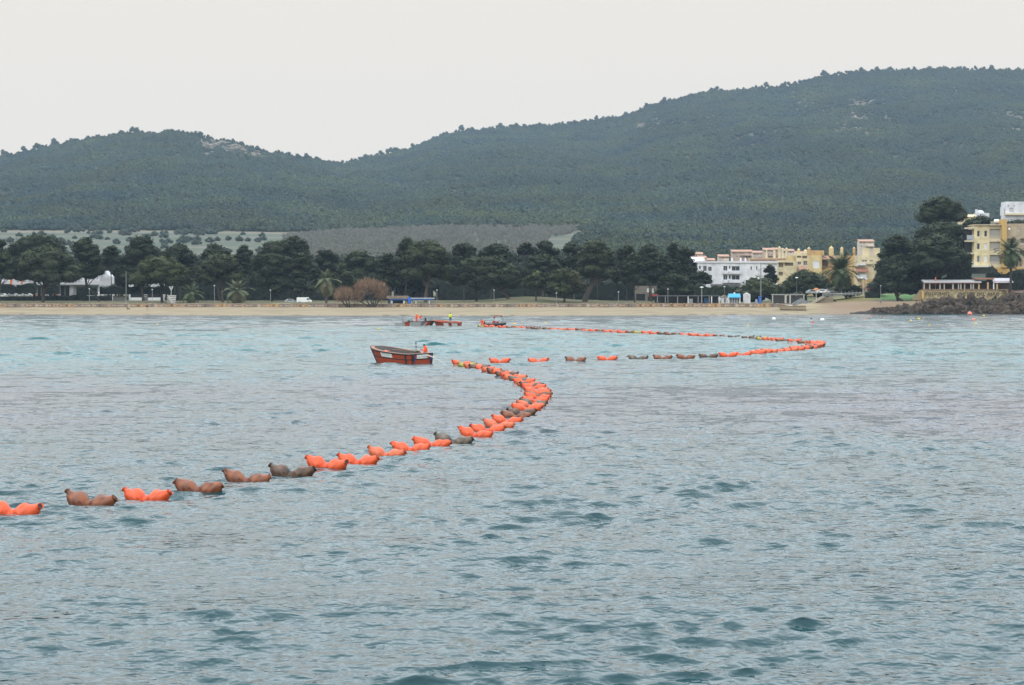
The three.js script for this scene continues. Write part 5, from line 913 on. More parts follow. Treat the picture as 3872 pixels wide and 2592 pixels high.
const hullOrange = mat(0.58, 0.072, 0.014, 0.75, { map: dapple(128, 7, 0.45, 4, 1, 0.35) }), hullDark = mat(0.30, 0.035, 0.014, 0.55), rimOrange = mat(0.66, 0.27, 0.14, 0.6, { map: dapple(64, 8, 0.35, 5, 1) }), rubber = mat(0.022, 0.02, 0.02, 0.7), innerGrey = mat(0.15, 0.14, 0.14, 0.8, { map: dapple(64, 6, 0.5, 6, 1) }), ropeMat = mat(0.62, 0.58, 0.5, 0.8), wood = mat(0.20, 0.13, 0.085, 0.8), greyPlate = mat(0.30, 0.30, 0.295, 0.6);
function hull(t, L, B, o) {
  const R = ringOf(L, B, o), m = o.mats ?? {};
  const h = part('hull', loftRings([R(0), R(0.25), R(0.5), R(0.75), R(1)]), m.hull ?? hullOrange, t);
  const top = R(1), inner = R(1, o.rim ?? 0.2), low = R(0.5, (o.rim ?? 0.2) + 0.06, 0.12); inner.forEach((v, i) => { v.y = top[i].y - 0.02; });
  part('gunwale', [loftRings([top.map((v) => v.clone().add(V(0, 0.03, 0))), inner.map((v) => v.clone().add(V(0, 0.05, 0)))])], m.rim ?? rimOrange, t);
  part('inner_lining', [loftRings([inner.map((v) => v.clone().add(V(0, 0.05, 0))), low])], m.inner ?? innerGrey, t);
  part('floor', lid(low), m.floor ?? innerGrey, t);
  part('rub_rail', beltAlong(top.map((v) => v.clone().add(V(0, -0.04, 0))), o.belt ?? 0.055), m.belt ?? rubber, t);
  if (!o.plain) part('strake', beltAlong(R(o.strake ?? 0.6), 0.05), m.belt ?? rubber, t);
  return { R, h, top, inner };
}
const lerpV = (a, b, t) => a.clone().lerp(b, t);
{ // the main work boat with a man at the stern
  const ang = 0.86, p = ground(1590, 1378), t = thing('work_boat', 'orange open work boat with blunt raised bow and one man at its stern, nearest boat', 'boat', p, Math.PI - ang);
  t.rotation.order = 'YXZ'; t.rotation.z = 0.03; t.rotation.x = -0.035;
  const { R, inner } = hull(t, 7.1, 3.3, { h: 1.0, sheer: 0.42, rake: 1.15, p: 2.6, q: 2.0, mid: 0.42, stern: 0.9, flare: 0.86, rim: 0.34, belt: 0.07, strake: 0.62 });
  const c0 = R(0), c1 = R(1), n = c0.length - 1, off = V(-0.05, 0, -0.02);
  const fromTransom = (f, lv) => lerpV(R(lv)[0], R(lv)[n], f), bands = [];
  bands.push(rod(lerpV(c0[0], c0[1], 0.9).add(V(0, 0, -0.05)), lerpV(c1[0], c1[1], 0.9).add(V(0, 0, -0.05)), 0.09, 0.09, 6), rod(fromTransom(0.16, 0).add(off), fromTransom(0.16, 1).add(off), 0.09, 0.09, 6), rod(fromTransom(0.985, 0).add(off), fromTransom(0.985, 1).add(off), 0.1, 0.1, 6));
  for (const i of [18, 19, 20, 21, 22]) bands.push(rod(R(0)[i].clone().add(V(0.02, 0, -0.02)), R(1)[i].clone().add(V(0.02, 0, -0.02)), 0.13, 0.11, 6));
  part('corner_band', bands, rubber, t);
  const sideMat = plateMat((x, w, h) => { x.fillStyle = '#b5b8b2'; x.fillRect(10, 14, w - 30, h - 40); }, 128, 96), sternMat = plateMat((x) => { x.fillStyle = '#8f8783'; x.font = 'bold 62px sans-serif'; x.fillText('J J', 16, 74); x.font = 'bold 52px sans-serif'; x.fillText('7\u00aa2027', 96, 78); });
  panelOn(R(0.66)[9], R(0.66)[5], R(0.95)[5], R(0.95)[9], V(0, 0, -0.04), sideMat, t, 'number_plate');
  panelOn(fromTransom(0.34, 0.66), fromTransom(0.78, 0.66), fromTransom(0.78, 0.93), fromTransom(0.34, 0.93), V(-0.05, 0, 0), sternMat, t, 'number_plate');
  for (const f of [0.24, 0.93]) part('strap', rod(fromTransom(f, 0.45).add(off), fromTransom(f, 0.96).add(off), 0.055, 0.055, 6), mat(0.03, 0.04, 0.2), t);
  part('thwart', [box(0.35, 0.08, 2.3, 2.1, 0.72, 0), box(0.3, 0.08, 2.2, 0.75, 0.62, 0)], wood, t);
  part('pole', [rod([0.4, 1.22, 0.3], [3.9, 1.2, -0.3], 0.05, 0.045, 6), rod([1.3, 0.7, -0.1], [1.3, 1.18, -0.1], 0.05)], wood, t);
  part('tow_post', [rod([1.1, 0.5, 0.35], [1.12, 2.1, 0.35], 0.035, 0.03, 6), lump(1.12, 1.95, 0.35, 0.07, 0.14, 0.07, rng(3), 0.2), lump(1.1, 1.6, 0.35, 0.06, 0.13, 0.06, rng(4), 0.2), lump(1.1, 1.15, 0.3, 0.3, 0.1, 0.3, rng(5), 0.3)], darkSteel, t);
  part('engine_box', [rbox(0.9, 0.5, 0.9, 0.05, 1.55, 0.38, 0.2)], greyPlate, t);
  for (const [i, q] of [[0, [4.9, 0.85, -0.45]], [1, [3.3, 0.62, -0.5]]]) { const b = solo('mooring_buoy', [lump(0, 0, 0, 0.34, 0.26, 0.3, rng(8 + i), 0.18, ICO2), rod([0.2, 0.1, 0], [0.4, 0.25, 0], 0.06, 0.04)], mat(0.72, 0.12, 0.06, 0.5), i ? 'red float lying in the middle of the nearest work boat' : 'red float lying under the bow rim of the nearest work boat', 'float'); t.updateMatrixWorld(); b.position.copy(V(...q).applyMatrix4(t.matrixWorld)); }
  const seat = at(1611, 1352, 228.6); person('man in orange jacket sitting at the stern of the nearest work boat, looking down', [seat.x, at(1611, 1337, 228.6).y - 0.42, seat.z], -Math.PI / 2 + 0.15, 'sit', { hood: true });
  t.updateMatrixWorld();
  const a = at(1588, 1330, 227.6), e = at(1643, 1351, 226.2), e2 = at(1643, 1354, 226.1), far = ground(1744, 1385);
  solo('tow_rope', [tubeAlong([a, lerpV(a, e, 0.5).add(V(0, -0.05, 0)), e], 0.028, 14, 5), tubeAlong([a, lerpV(a, e2, 0.5).add(V(0, -0.07, 0)), e2], 0.028, 14, 5), tubeAlong([e2, lerpV(e2, far, 0.5).add(V(0, -0.25, 0)), far.clone().add(V(0, 0.1, 0))], 0.02, 20, 5)], ropeMat, 'two pale ropes running from the man over the transom towards the floats', 'rope');
}
{ // two work boats bow to bow, far out
  const p = ground(1531, 1233.5), t = thing('work_boat', 'orange work boat with grey plates and two people, left of the bow-to-bow pair', 'boat', [p.x, 0, p.z], 0.16);
  const A = hull(t, 5.95, 2.3, { h: 0.86, sheer: 0.2, rake: 0.75, p: 2.4, mid: 0.5, flare: 0.84, plain: true, mats: { hull: hullOrange, rim: mat(0.62, 0.14, 0.06, 0.6) } });
  const n = A.top.length - 1;   // the starboard side faces the viewer
  const Rr = A.R; panelOn(Rr(0.2)[n - 2], Rr(0.2)[n - 8], Rr(0.93)[n - 8], Rr(0.93)[n - 2], V(0, 0, 0.05), greyPlate, t, 'side_plate'); panelOn(Rr(0.2)[n - 8], Rr(0.2)[n - 11], Rr(0.93)[n - 11], Rr(0.93)[n - 8], V(0, 0, 0.06), mat(0.13, 0.12, 0.125), t, 'side_plate');
  part('bow_cover', loftRings([Rr(0.02), Rr(0.5), Rr(0.98)].map((q) => q.slice(15, 30).map((v) => v.clone().add(V(0.05, 0, 0)).multiply(V(1, 1, 1.05))))), mat(0.035, 0.03, 0.03), t);
  part('console', [rbox(0.7, 0.8, 0.7, 0.08, 1.9, 0.9, 0)], mat(0.5, 0.48, 0.44), t); part('locker', [rbox(0.6, 0.5, 0.6, 0.06, 3.0, 0.75, 0.1)], mat(0.6, 0.55, 0.62), t);
  part('tank', [lump(0.75, 0.95, 0.2, 0.22, 0.28, 0.22, rng(1), 0.15), lump(1.35, 0.88, 0.3, 0.24, 0.22, 0.22, rng(2), 0.15)], mat(0.05, 0.05, 0.05), t);
  part('outboard_engine', [rbox(0.35, 0.7, 0.4, 0.08, 4.1, 1.25, 0), rod([4.05, 1.4, 0], [4.0, 1.9, 0], 0.06, 0.03)], rubber, t); part('post', [rod([5.25, 0.8, 0], [5.25, 1.75, 0], 0.09, 0.06)], mat(0.2, 0.18, 0.16), t); part('rope', [rod([4.3, 0.7, 1.1], [3.5, 0.05, 1.25], 0.04)], ropeMat, t);
  const q = ground(1492, 1233.5), f = thing('pontoon', 'low grey pontoon with leaning mast at the stern of the left far work boat', 'pontoon', [q.x, 0, q.z], 0.05); part('deck', [rbox(2.1, 0.45, 1.6, 0.05, 1.05, 0.25, 0)], greyPlate, f); part('deck_edge', [box(2.16, 0.06, 1.66, 1.05, 0.5, 0)], mat(0.22, 0.22, 0.22), f); part('mast', [rod([1.75, 0.4, 0], [1.5, 1.95, 0], 0.12, 0.06), rod([1.9, 0.4, 0.2], [1.65, 1.1, 0.2], 0.05)], mat(0.18, 0.18, 0.18), f);
  const s1 = at(1574, 1219, 472), s2 = at(1586, 1219, 471.4);
  person('person in full orange oilskins with yellow hood standing in the left far work boat', [s1.x, s1.y, s1.z], 0.6, 'reach', { cap: hiYellow, hood: true });
  person('person in orange jacket stooping beside the yellow-hooded person in the far work boat', [s2.x, s2.y, s2.z], 0.9, 'stoop', { trousers: mat(0.5, 0.45, 0.5), hood: true });
  const p2 = ground(1741, 1234), t2 = thing('work_boat', 'orange work boat with raised bow and white number plates, right of the bow-to-bow pair', 'boat', [p2.x, 0, p2.z], Math.PI - 0.22);
  t2.rotation.order = 'YXZ'; t2.rotation.x = -0.1;
  const Bt = hull(t2, 5.5, 2.3, { h: 0.8, sheer: 0.4, rake: 0.7, p: 2.4, mid: 0.5, flare: 0.84, strake: 0.66, mats: { rim: mat(0.62, 0.15, 0.06, 0.6), inner: mat(0.42, 0.08, 0.04, 0.7), floor: mat(0.3, 0.08, 0.05, 0.7) } }), R2 = Bt.R;
  const num = plateMat((x) => { x.fillStyle = '#8a8681'; x.font = 'bold 60px sans-serif'; x.fillText('7\u00aa202', 34, 74); }), blank = plateMat(() => {}, 64, 64);
  panelOn(R2(0.45)[9], R2(0.45)[6.0], R2(0.85)[6], R2(0.85)[9], V(0, 0, -0.05), blank, t2, 'number_plate'); panelOn(R2(0.5)[4], R2(0.5)[1], R2(0.85)[1], R2(0.85)[4], V(0, 0, -0.05), num, t2, 'number_plate');
  part('rope', [rod([2.2, 1.0, -0.6], [-0.05, 0.5, -1.0], 0.035)], ropeMat, t2); part('bollard', [lump(1.9, 1.0, -0.2, 0.2, 0.25, 0.2, rng(6), 0.2)], mat(0.16, 0.18, 0.16), t2);
  const s3 = at(1703, 1217.5, 471); person('person in yellow vest and dark trousers standing in the right far work boat', [s3.x, s3.y, s3.z], Math.PI - 0.4, 'stand', { jacket: hiYellow, trousers: navy });
}
{ // rigid inflatable with folded red canopy
  const p = ground(1834, 1236), t = thing('inflatable_boat', 'black rigid inflatable boat with red seats and folded red canopy on an arch', 'boat', [p.x, 0, p.z], 0.12), tube = [];
  for (const s of [-1, 1]) tube.push(tubeAlong([[0, 0.42, s * 0.75], [1.6, 0.42, s * 0.78], [3.0, 0.5, s * 0.62], [4.0, 0.62, s * 0.02]], 0.27, 26, 10), new THREE.ConeGeometry(0.27, 0.4, 10).rotateZ(Math.PI / 2).translate(-0.2, 0.42, s * 0.75));
  part('tube', tube, mat(0.025, 0.025, 0.028, 0.5), t); part('hull', loftRings([ringOf(3.8, 1.3, { h: 0.4, sheer: 0.15, rake: 0.8, p: 2 })(0), ringOf(3.8, 1.3, { h: 0.4, sheer: 0.15, rake: 0.8, p: 2 })(1)]), mat(0.06, 0.02, 0.02), t); part('floor', [box(3.0, 0.06, 1.1, 1.6, 0.3, 0)], mat(0.12, 0.05, 0.05), t);
  const red = mat(0.35, 0.02, 0.02, 0.6); part('seat', [rbox(0.55, 0.75, 0.8, 0.08, 1.75, 0.75, 0)], red, t); part('seat', [rbox(0.5, 0.6, 0.6, 0.08, 2.45, 0.72, 0.05)], mat(0.26, 0.03, 0.04, 0.6), t); part('side_cover', [rbox(0.8, 0.35, 0.08, 0.03, 1.0, 0.42, 1.0)], mat(0.2, 0.03, 0.03), t);
  const arch = []; for (const s of [-0.6, 0.6]) arch.push(tubeAlong([[1.75, 0.5, s], [1.8, 1.6, s], [2.05, 2.0, s], [2.8, 2.15, s], [3.3, 2.0, s], [3.4, 1.4, s], [3.5, 0.6, s]], 0.03, 30, 5)); arch.push(rod([2.8, 2.15, -0.6], [2.8, 2.15, 0.6], 0.03)); part('arch', arch, steel, t);
  part('canopy', [tubeAlong([[1.72, 1.72, 0], [2.0, 2.02, 0.0], [2.45, 2.16, 0]], 0.13, 12, 7).scale(1, 1, 1), tubeAlong([[1.78, 1.72, -0.6], [1.75, 1.75, 0], [1.78, 1.72, 0.6]], 0.13, 10, 7), tubeAlong([[3.22, 2.03, -0.6], [3.25, 2.1, 0], [3.22, 2.03, 0.6]], 0.15, 10, 7), tubeAlong([[2.45, 2.16, 0], [3.2, 2.12, 0]], 0.08, 8, 6)], mat(0.30, 0.025, 0.025, 0.8), t);
  part('windscreen', [box(0.04, 0.35, 0.7, 2.75, 1.15, 0, 0)], glass, t); part('console', [rbox(0.4, 0.6, 0.6, 0.05, 2.85, 0.7, 0)], mat(0.5, 0.5, 0.5), t); part('outboard_engine', [rbox(0.4, 0.6, 0.4, 0.1, -0.15, 0.75, 0)], rubber, t);
  const s = at(1826, 1231, 457.5); person('person in orange suit kneeling at the end of the inflatable boat, handling the floats', [s.x, s.y, s.z], -Math.PI / 2, 'kneel', { hood: true });
}
{ // boats drawn up on the beach
  const Bx = 2933, p = at(3046, 1176, 722), t = thing('motor_boat', 'cream motor boat drawn up on the sand below the pergola frame', 'boat', [p.x, p.y + 0.05, p.z], Math.PI + 0.04);
  const m = mat(0.40, 0.32, 0.23, 0.6); hull(t, 9.2, 2.7, { h: 1.35, sheer: 0.7, rake: 2.1, p: 2.0, q: 1.6, mid: 0.5, flare: 0.5, belt: 0.09, plain: true, rim: 0.45, mats: { hull: m, rim: mat(0.72, 0.69, 0.63, 0.5), inner: mat(0.6, 0.58, 0.54), belt: mat(0.10, 0.07, 0.05) } });
  part('foredeck', [rbox(3.2, 0.25, 1.7, 0.1, 5.6, 1.62, 0)], mat(0.74, 0.72, 0.68, 0.5), t); part('keel_band', beltAlong(ringOf(9.2, 2.7, { h: 1.35, sheer: 0.7, rake: 2.1, p: 2.0, q: 1.6, mid: 0.5, flare: 0.5 })(0.2), 0.34), mat(0.04, 0.03, 0.025), t); part('windscreen', [box(0.06, 0.3, 1.4, 4.2, 1.9, 0)], glass, t);
  const s = at(2978, 1184, 716); solo('slipway', [box(6.2, 0.7, 2.4, 0, 0, 0)], mat(0.34, 0.26, 0.18, 0.9, { map: dapple(64, 7, 0.5, 3) }), 'worn concrete slipway slab under the drawn-up motor boat', 'slipway').position.copy(s);
  const g = at(1946, 1188.5, 694), d = thing('rowing_boat', 'small white rowing boat with green gunwale lying on the sand', 'boat', [g.x, Math.max(g.y, 0.15) + 0.1, g.z], Math.PI); hull(d, 2.9, 1.2, { h: 0.5, sheer: 0.12, rake: 0.4, p: 2.2, plain: true, rim: 0.3, belt: 0.08, mats: { hull: mat(0.66, 0.68, 0.64), rim: mat(0.22, 0.36, 0.27), belt: mat(0.2, 0.33, 0.25), inner: mat(0.25, 0.36, 0.28), floor: mat(0.25, 0.36, 0.28) } }); part('cover', [rbox(2.0, 0.12, 0.8, 0.05, 1.3, 0.62, 0)], mat(0.26, 0.40, 0.30), d);
}
{ // walker and dog on the sand
  const w = at(556, 1184.5, 716); person('person in dark coat with pale legs walking along the water line', [w.x, Math.max(beachHeight(w.x, 716), 0.05), w.z], -2.2, 'walk', { jacket: mat(0.02, 0.02, 0.025, 0.9), trousers: mat(0.42, 0.28, 0.22) });
  const d = at(484, 1183, 718), t = thing('dog', 'dark brown dog trotting on the sand ahead of the walking person', 'dog', [d.x, Math.max(beachHeight(d.x, 718), 0.05), d.z], Math.PI);
  const leg = (x, z, hind, f) => hind ? [[[x, 0.48, z], [x + 0.06, 0.34, z], 0.075, 0.05], [[x + 0.06, 0.34, z], [x - 0.08 + f, 0.18, z], 0.05, 0.03], [[x - 0.08 + f, 0.18, z], [x - 0.02 + f, 0.03, z], 0.028, 0.025], [[x - 0.02 + f, 0.025, z], [x + 0.05 + f, 0.02, z], 0.027, 0.022]] : [[[x, 0.46, z], [x - 0.02, 0.27, z], 0.065, 0.04], [[x - 0.02, 0.27, z], [x + f, 0.03, z], 0.036, 0.025], [[x + f, 0.025, z], [x + 0.06 + f, 0.02, z], 0.026, 0.02]];
  part('body', field([[[-0.3, 0.52, 0], [0.02, 0.5, 0], 0.105, 0.12], [[0.02, 0.5, 0], [0.28, 0.52, 0], 0.12, 0.145], [[0.3, 0.58, 0], [0.48, 0.72, 0], 0.1, 0.075], [[0.48, 0.74, 0], [0.56, 0.73, 0], 0.075, 0.06], [[0.56, 0.715, 0], [0.7, 0.68, 0], 0.045, 0.032], [[0.46, 0.8, 0.05], [0.44, 0.72, 0.085], 0.03, 0.018], [[0.46, 0.8, -0.05], [0.44, 0.72, -0.085], 0.03, 0.018], [[-0.38, 0.58, 0], [-0.62, 0.72, 0], 0.03, 0.018], ...leg(0.25, 0.08, false, 0.1), ...leg(0.27, -0.08, false, -0.12), ...leg(-0.32, 0.08, true, -0.08), ...leg(-0.3, -0.08, true, 0.12)], 0.03, 0.016), mat(0.03, 0.022, 0.018, 0.8), t);
  part('eyes', [new THREE.SphereGeometry(0.012, 8, 6).translate(0.575, 0.755, 0.045), new THREE.SphereGeometry(0.012, 8, 6).translate(0.575, 0.755, -0.045)], eyeMat, t);
}

// ------------------------------------------------------------------ the string of paired floats
function lobe(side, v) {   // one half of a pair: a bulging shell with a boxy section, folded flap in front
  const r = rng(300 + v * 7 + side), g = new THREE.SphereGeometry(1, 26, 18).rotateZ(-Math.PI / 2), s0 = r() * 40, tilt = 0.16 + 0.1 * r();
  moveVerts(g, (x, y, z) => {
    const a = Math.atan2(y, z), pw = 2.7, m = 1 / Math.pow(Math.pow(Math.abs(Math.cos(a + 0.5)), pw) + Math.pow(Math.abs(Math.sin(a + 0.5)), pw), 1 / pw), q = lerp(1, m, 0.5 * (1 - x * x)), cr = x * 0.75 - y * 0.62 + 0.12, n = 1 + 0.075 * Math.exp(-cr * cr / 0.02) * smooth(-0.2, 0.5, z) + 0.13 * N3(x * 1.9 + s0, y * 1.9, z * 1.9), t = smooth(0, 1, x);
    const tip = Math.pow(smooth(0.4, 1, x), 1.5), X = 0.42 + 0.43 * x + 0.19 * tip, pinch = 1 - 0.3 * smooth(-0.2, -1, x);
    return [side * X, 0.07 + 0.43 * y * q * n * pinch + tilt * 0.35 * t + (0.07 + tilt * 0.5) * tip - 0.02 * (1 - t), 0.43 * z * q * n * pinch * (1 - 0.15 * t)];
  });
  if (side < 0) { const ix = g.index.array; for (let i = 0; i < ix.length; i += 3) { const q = ix[i]; ix[i] = ix[i + 1]; ix[i + 1] = q; } }
  g.computeVertexNormals();
  const parts = [g.toNonIndexed()], P = (x, y, z) => V(side * x, y, z);
  const fold = (pts, th) => { const out = V(0, 0.2, 1).normalize().multiplyScalar(th), pos = [], Q = pts.map((p) => p.clone().sub(out)), put = (a, b, c) => { for (const w of side < 0 ? [a, c, b] : [a, b, c]) pos.push(w.x, w.y, w.z); }; for (let i = 1; i < pts.length - 1; i++) put(pts[0], pts[i + 1], pts[i]); for (let i = 0; i < pts.length; i++) { const j = (i + 1) % pts.length; put(pts[i], pts[j], Q[i]); put(pts[j], Q[j], Q[i]); } const b = new THREE.BufferGeometry(); b.setAttribute('position', new THREE.Float32BufferAttribute(pos, 3)); b.computeVertexNormals(); return b; };
  const up = 0.04 * r();
  parts.push(fold([P(0.04, 0.06, 0.38), P(0.24, 0.2 + up, 0.44), P(0.46, -0.02 - up, 0.5), P(0.26, -0.24, 0.52), P(0.05, -0.24, 0.44)], 0.2));
  parts.push(lump(side * 0.05, 0.02, 0, 0.2, 0.24, 0.3, r, 0.12, ICO2));
  return join(parts);
}
function spout(side, v) {   // flared, flattened open end at the top outer corner
  const r = rng(500 + v * 5 + side), lift = 0.1 + 0.16 * r(), prof = [[0.15, -0.16], [0.125, -0.02], [0.125, 0.04], [0.165, 0.1], [0.15, 0.104], [0.09, 0.02]].map((q) => new THREE.Vector2(...q)), g = new THREE.LatheGeometry(prof, 14).scale(0.75, 1, 1.25).rotateY((r() - 0.5) * 1.6), dirv = V(side * 0.8, 0.4 + lift * 1.6, (r() - 0.5) * 0.7).normalize(), M = new THREE.Matrix4().compose(V(side * 0.98, 0.27 + lift * 0.5, (r() - 0.5) * 0.1), new THREE.Quaternion().setFromUnitVectors(V(0, 1, 0), dirv), V(1, 1, 1));
  return [g.applyMatrix4(M), new THREE.CircleGeometry(0.125, 14).rotateX(-Math.PI / 2).scale(0.75, 1, 1.1).translate(0, 0.07, 0).applyMatrix4(M)];  // the dark disc across the mouth stands in for the shade inside
}
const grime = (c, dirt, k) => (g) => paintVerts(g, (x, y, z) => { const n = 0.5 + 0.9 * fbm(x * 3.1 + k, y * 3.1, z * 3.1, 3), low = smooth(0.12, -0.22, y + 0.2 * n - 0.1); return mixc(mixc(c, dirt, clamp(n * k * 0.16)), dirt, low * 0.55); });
const floatMat = new THREE.MeshStandardMaterial({ color: 0xffffff, vertexColors: true, roughness: 0.48 });
const spoutDark = mat(0.018, 0.012, 0.01, 0.8);
const kinds = {
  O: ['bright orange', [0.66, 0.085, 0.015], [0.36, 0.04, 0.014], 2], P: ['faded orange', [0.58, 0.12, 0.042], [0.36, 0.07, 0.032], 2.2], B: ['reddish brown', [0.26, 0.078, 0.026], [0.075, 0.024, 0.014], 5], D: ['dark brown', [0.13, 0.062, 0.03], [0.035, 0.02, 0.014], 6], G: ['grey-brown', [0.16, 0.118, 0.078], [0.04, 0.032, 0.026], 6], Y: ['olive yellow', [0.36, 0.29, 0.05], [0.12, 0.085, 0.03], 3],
};
const protos = {};
function floatPair(kind, v) {
  const key = kind + v; if (protos[key]) return protos[key].clone();
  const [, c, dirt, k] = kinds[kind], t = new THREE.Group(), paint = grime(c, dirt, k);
  for (const s of [-1, 1]) { const f = part('float', paint(lobe(s, v)), floatMat, t), [sp, hole] = spout(s, v); part('spout', paint(sp), floatMat, f); part('spout_shade', hole, spoutDark, f); part('bolt', [new THREE.SphereGeometry(0.03, 8, 6).translate(s * (0.38 + 0.05 * v), 0.42, 0.17)], spoutDark, f); }
  return protos[key] = t;
}
const ORD = ['', 'first', 'second', 'third', 'fourth', 'fifth', 'sixth', 'seventh', 'eighth', 'ninth', 'tenth', 'eleventh', 'twelfth', 'thirteenth', 'fourteenth', 'fifteenth', 'sixteenth', 'seventeenth', 'eighteenth', 'nineteenth'], TENS = [['', ''], ['', ''], ['twentieth', 'twenty'], ['thirtieth', 'thirty'], ['fortieth', 'forty'], ['fiftieth', 'fifty'], ['sixtieth', 'sixty']];
const ordinal = (n) => n < 20 ? ORD[n] : n % 10 ? TENS[Math.floor(n / 10)][1] + '-' + ORD[n % 10] : TENS[Math.floor(n / 10)][0];
const fr = rng(808);
function placeFloat(kind, p, across, label, size = 0.9, roll = -0.05) {   // across: the direction from one lobe to the other
  const t = floatPair(kind, Math.floor(fr() * 4)); t.name = numbered('float_pair'); scene.add(t);
  const flip = across.x < 0 ? -1 : 1, s = size * (0.95 + 0.1 * fr()), d = -p.z;
  t.position.set(p.x, -0.05 + 0.55 * seaHeight(p.x, d), p.z); t.rotation.order = 'YXZ'; t.rotation.set((fr() - 0.5) * 0.16, Math.atan2(-across.z * flip, across.x * flip) + (fr() - 0.5) * 0.24, roll + (fr() - 0.5) * 0.12); t.scale.set(s, s, s);
  tag(t, `${kinds[kind][0]} pair of floats, ${label}`, 'float', 'paired floats on the long pipe string');
}
const walkLine = (pts, gap) => { const c = new THREE.CatmullRomCurve3(pts.map(([X, Y]) => ground(X, Y))), n = Math.max(2, Math.round(c.getLength() / gap)); return Array.from({ length: n + 1 }, (_, i) => [c.getPointAt(i / n), c.getTangentAt(i / n)]); };
const side = (t) => V(-t.z, 0, t.x).normalize();
{
  const first = [[45, 1951], [340, 1912], [555, 1886], [748, 1859], [930, 1822], [1103, 1796], [1233, 1767], [1353, 1750], [1460, 1728], [1552, 1707], [1630, 1691], [1713, 1670], [1796, 1649], [1843, 1636], [1884, 1616], [1916, 1596]], cf = 'OBOBBDOOPOOGOOPO';
  const P = first.map(([X, Y]) => ground(X, Y)), tangent = (i) => P[Math.min(i + 1, P.length - 1)].clone().sub(P[Math.max(i - 1, 0)]).normalize();
  P.forEach((p, i) => placeFloat(cf[i], p, i < 6 ? side(tangent(i)).lerp(V(1, 0, 0), 0.5) : side(tangent(i)), `${ordinal(i + 1)} of the near string from the left`, i < 12 ? 0.82 : 0.8, -0.085));
  const bend = walkLine([[1949, 1580], [1983, 1560], [2009, 1537], [2027, 1517], [2035, 1503], [2033, 1494], [2027, 1484], [2017, 1474], [2004, 1463], [1983, 1452], [1958, 1442], [1930, 1430], [1900, 1419], [1868, 1410], [1838, 1403], [1800, 1394], [1768, 1387], [1744, 1382]], 3.7), cb = 'BDOPGOOBOPODPOGPODOBPODPYODYPOBBOD';
  bend.forEach(([p, t], i) => placeFloat(cb[i % cb.length], p, side(t), `${ordinal(i + 1)} in the bend beyond the near string`, lerp(0.8, 0.9, i / bend.length), -0.08));
  const line = [[1890, 1373], [2036, 1370], [2176, 1369], [2297, 1365], [2413, 1360], [2506, 1357], [2593, 1355], [2679, 1353.5], [2753, 1349], [2806, 1346]], cl = 'OOBOGBBDOO', Q = line.map(([X, Y]) => ground(X, Y));
  Q.forEach((p, i) => placeFloat(cl[i], p, side(Q[Math.min(i + 1, 9)].clone().sub(Q[Math.max(i - 1, 0)]).normalize()).lerp(V(1, 0, 0), 0.75).normalize(), `${ordinal(i + 1)} of the wide-spaced row right of the nearest boat`, 0.95, 0));
  const turn = walkLine([[2868, 1340], [2918, 1334], [2965, 1330], [3010, 1326], [3048, 1321], [3078, 1316], [3092, 1310], [3088, 1304], [3066, 1300]], 3.1), ct = 'OOPOOPOODOBOD';
  turn.forEach(([p, t], i) => placeFloat(ct[i % ct.length], p, side(t), `${ordinal(i + 1)} around the tight turn on the right`, 0.92, 0));
  const back = walkLine([[3040, 1298], [2997, 1295.5], [2956, 1292], [2912, 1287], [2857, 1283], [2793, 1279], [2741, 1276], [2673, 1272.5], [2605, 1269.5], [2502, 1264.5], [2349, 1258], [2280, 1255], [2178, 1250.5], [2110, 1248.5], [2041, 1245.5], [1973, 1242], [1905, 1240], [1866, 1238.5], [1822, 1237]], 3.3), ck = 'BODBOPOYDDDDBDOPOODBDOOYBOPOBOOBOPODBDBOPBOPOYDOOPOYYDYPBY';
  back.forEach(([p, t], i) => placeFloat(ck[i % ck.length], p, side(t), `${ordinal(i + 1)} of the long far row after the turn`, 0.86, 0));
}
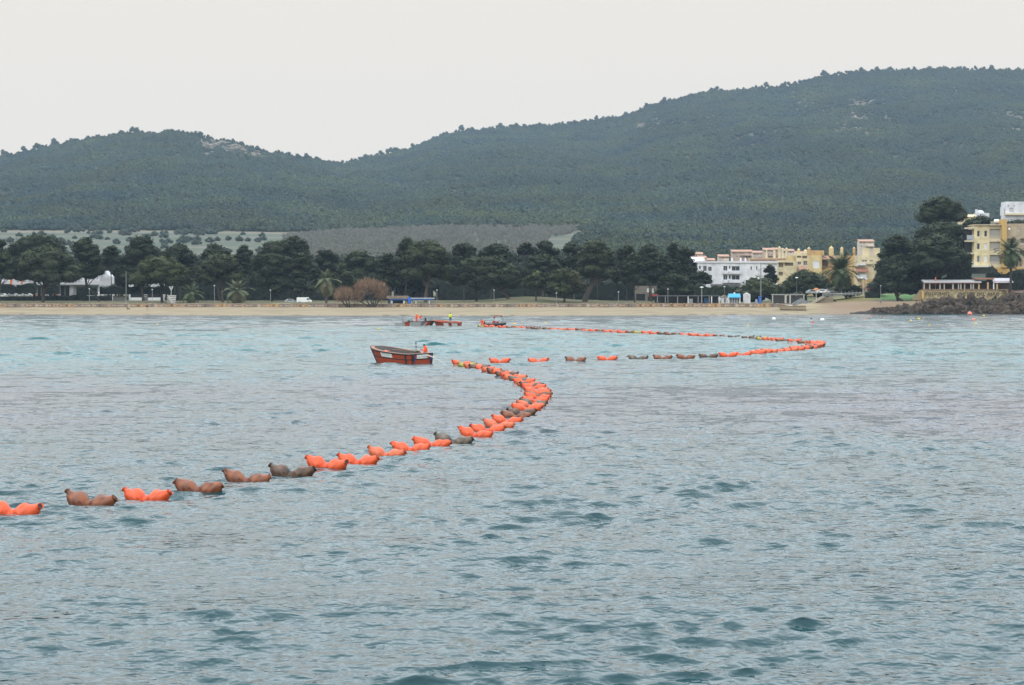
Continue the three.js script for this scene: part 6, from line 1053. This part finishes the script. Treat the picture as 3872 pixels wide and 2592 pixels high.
// small mooring buoys
const buoyYellow = mat(0.72, 0.52, 0.03, 0.5), buoyRed = mat(0.62, 0.06, 0.04, 0.5), buoyWhite = mat(0.72, 0.70, 0.68, 0.5), buoyDark = mat(0.05, 0.05, 0.06, 0.6), buoyPink = mat(0.70, 0.22, 0.16, 0.5);
for (const [X, Y, w, m, label] of [
  [593, 1229, 6, buoyYellow, 'tiny yellow buoy alone on the left, off the walking person'], [1432, 1246, 9, buoyYellow, 'yellow buoy below the pontoon of the far work boats'], [1946, 1228, 10, buoyYellow, 'yellow buoy with dark base above the far row, nearest the inflatable boat'], [2062, 1223, 8, buoyYellow, 'small yellow buoy above the far row, second from the inflatable boat'],
  [2698, 1353, 11, buoyYellow, 'yellow buoy touching a dark brown pair of the wide-spaced row'], [2927, 1209, 15, buoyWhite, 'white buoy off the beach straight out from the floodlight mast'], [3068, 1207, 8, buoyDark, 'small dark buoy near the white and red buoys'], [3074, 1224, 11, buoyRed, 'bright red buoy below the small dark buoy'], [3110, 1213, 17, buoyWhite, 'larger white buoy right of the small dark buoy'],
  [2831, 1232, 8, buoyYellow, 'faint yellow buoy left of the white buoys'], [2931, 1229, 6, buoyYellow, 'very small yellow buoy under the white buoy'], [3293, 1199, 8, buoyRed, 'small red buoy off the low rocks'], [3270, 1211, 7, buoyPink, 'small pinkish buoy left below the red one off the low rocks'], [3343, 1206, 9, buoyRed, 'dark red buoy off the low rocks, furthest from the beach of the red ones'],
  [3445, 1215, 8, buoyYellow, 'pale yellow buoy off the terrace rock, left one'], [3475, 1208, 10, buoyYellow, 'yellow buoy off the terrace rock, nearer the shore'], [3515, 1231, 7, buoyYellow, 'yellowish buoy furthest out from the terrace rock'], [3668, 1190, 18, buoyPink, 'large pink-red buoy close under the terrace rock'], [3624, 1186, 7, buoyRed, 'tiny red buoy close to the terrace rock'], [3682, 1212, 13, buoyPink, 'pale pink buoy out from the large pink-red one'], [3690, 1226, 8, buoyYellow, 'faint yellow buoy below the pale pink one'], [3722, 1195, 7, buoyYellow, 'orange-yellow buoy right of the large pink-red one'],
]) {
  const p = ground(X, Y), r = w * px(-p.z) / 2, t = thing('mooring_buoy', label, 'buoy', [p.x, 0.3 * r + 0.4 * seaHeight(p.x, -p.z), p.z], 0, 'small mooring buoys');
  part('float_body', new THREE.SphereGeometry(r, 16, 12).scale(1, 0.95, 1), m, t); part('ring', new THREE.TorusGeometry(r * 0.28, r * 0.08, 6, 12).translate(0, r * 1.12, 0), darkSteel, t); part('collar', new THREE.TorusGeometry(r * 0.98, r * 0.1, 6, 18).rotateX(Math.PI / 2).translate(0, -r * 0.1, 0), m === buoyYellow && w > 9 ? buoyDark : m, t);
}
{ // a small white dinghy moored under the rock
  const p = ground(3566, 1187), t = thing('dinghy', 'tiny white dinghy tilted at the foot of the terrace rock', 'boat', [p.x, 0.05, p.z], Math.PI + 0.5); hull(t, 2.6, 1.1, { h: 0.4, sheer: 0.25, rake: 0.5, p: 2, plain: true, rim: 0.12, belt: 0.05, mats: { hull: whitePaint, rim: whitePaint, inner: mat(0.3, 0.3, 0.3), floor: mat(0.3, 0.3, 0.3) } }); part('outboard_engine', rbox(0.25, 0.45, 0.25, 0.05, -0.1, 0.55, 0), rubber, t);
}

lit(scene);
renderer.render(scene, camera);
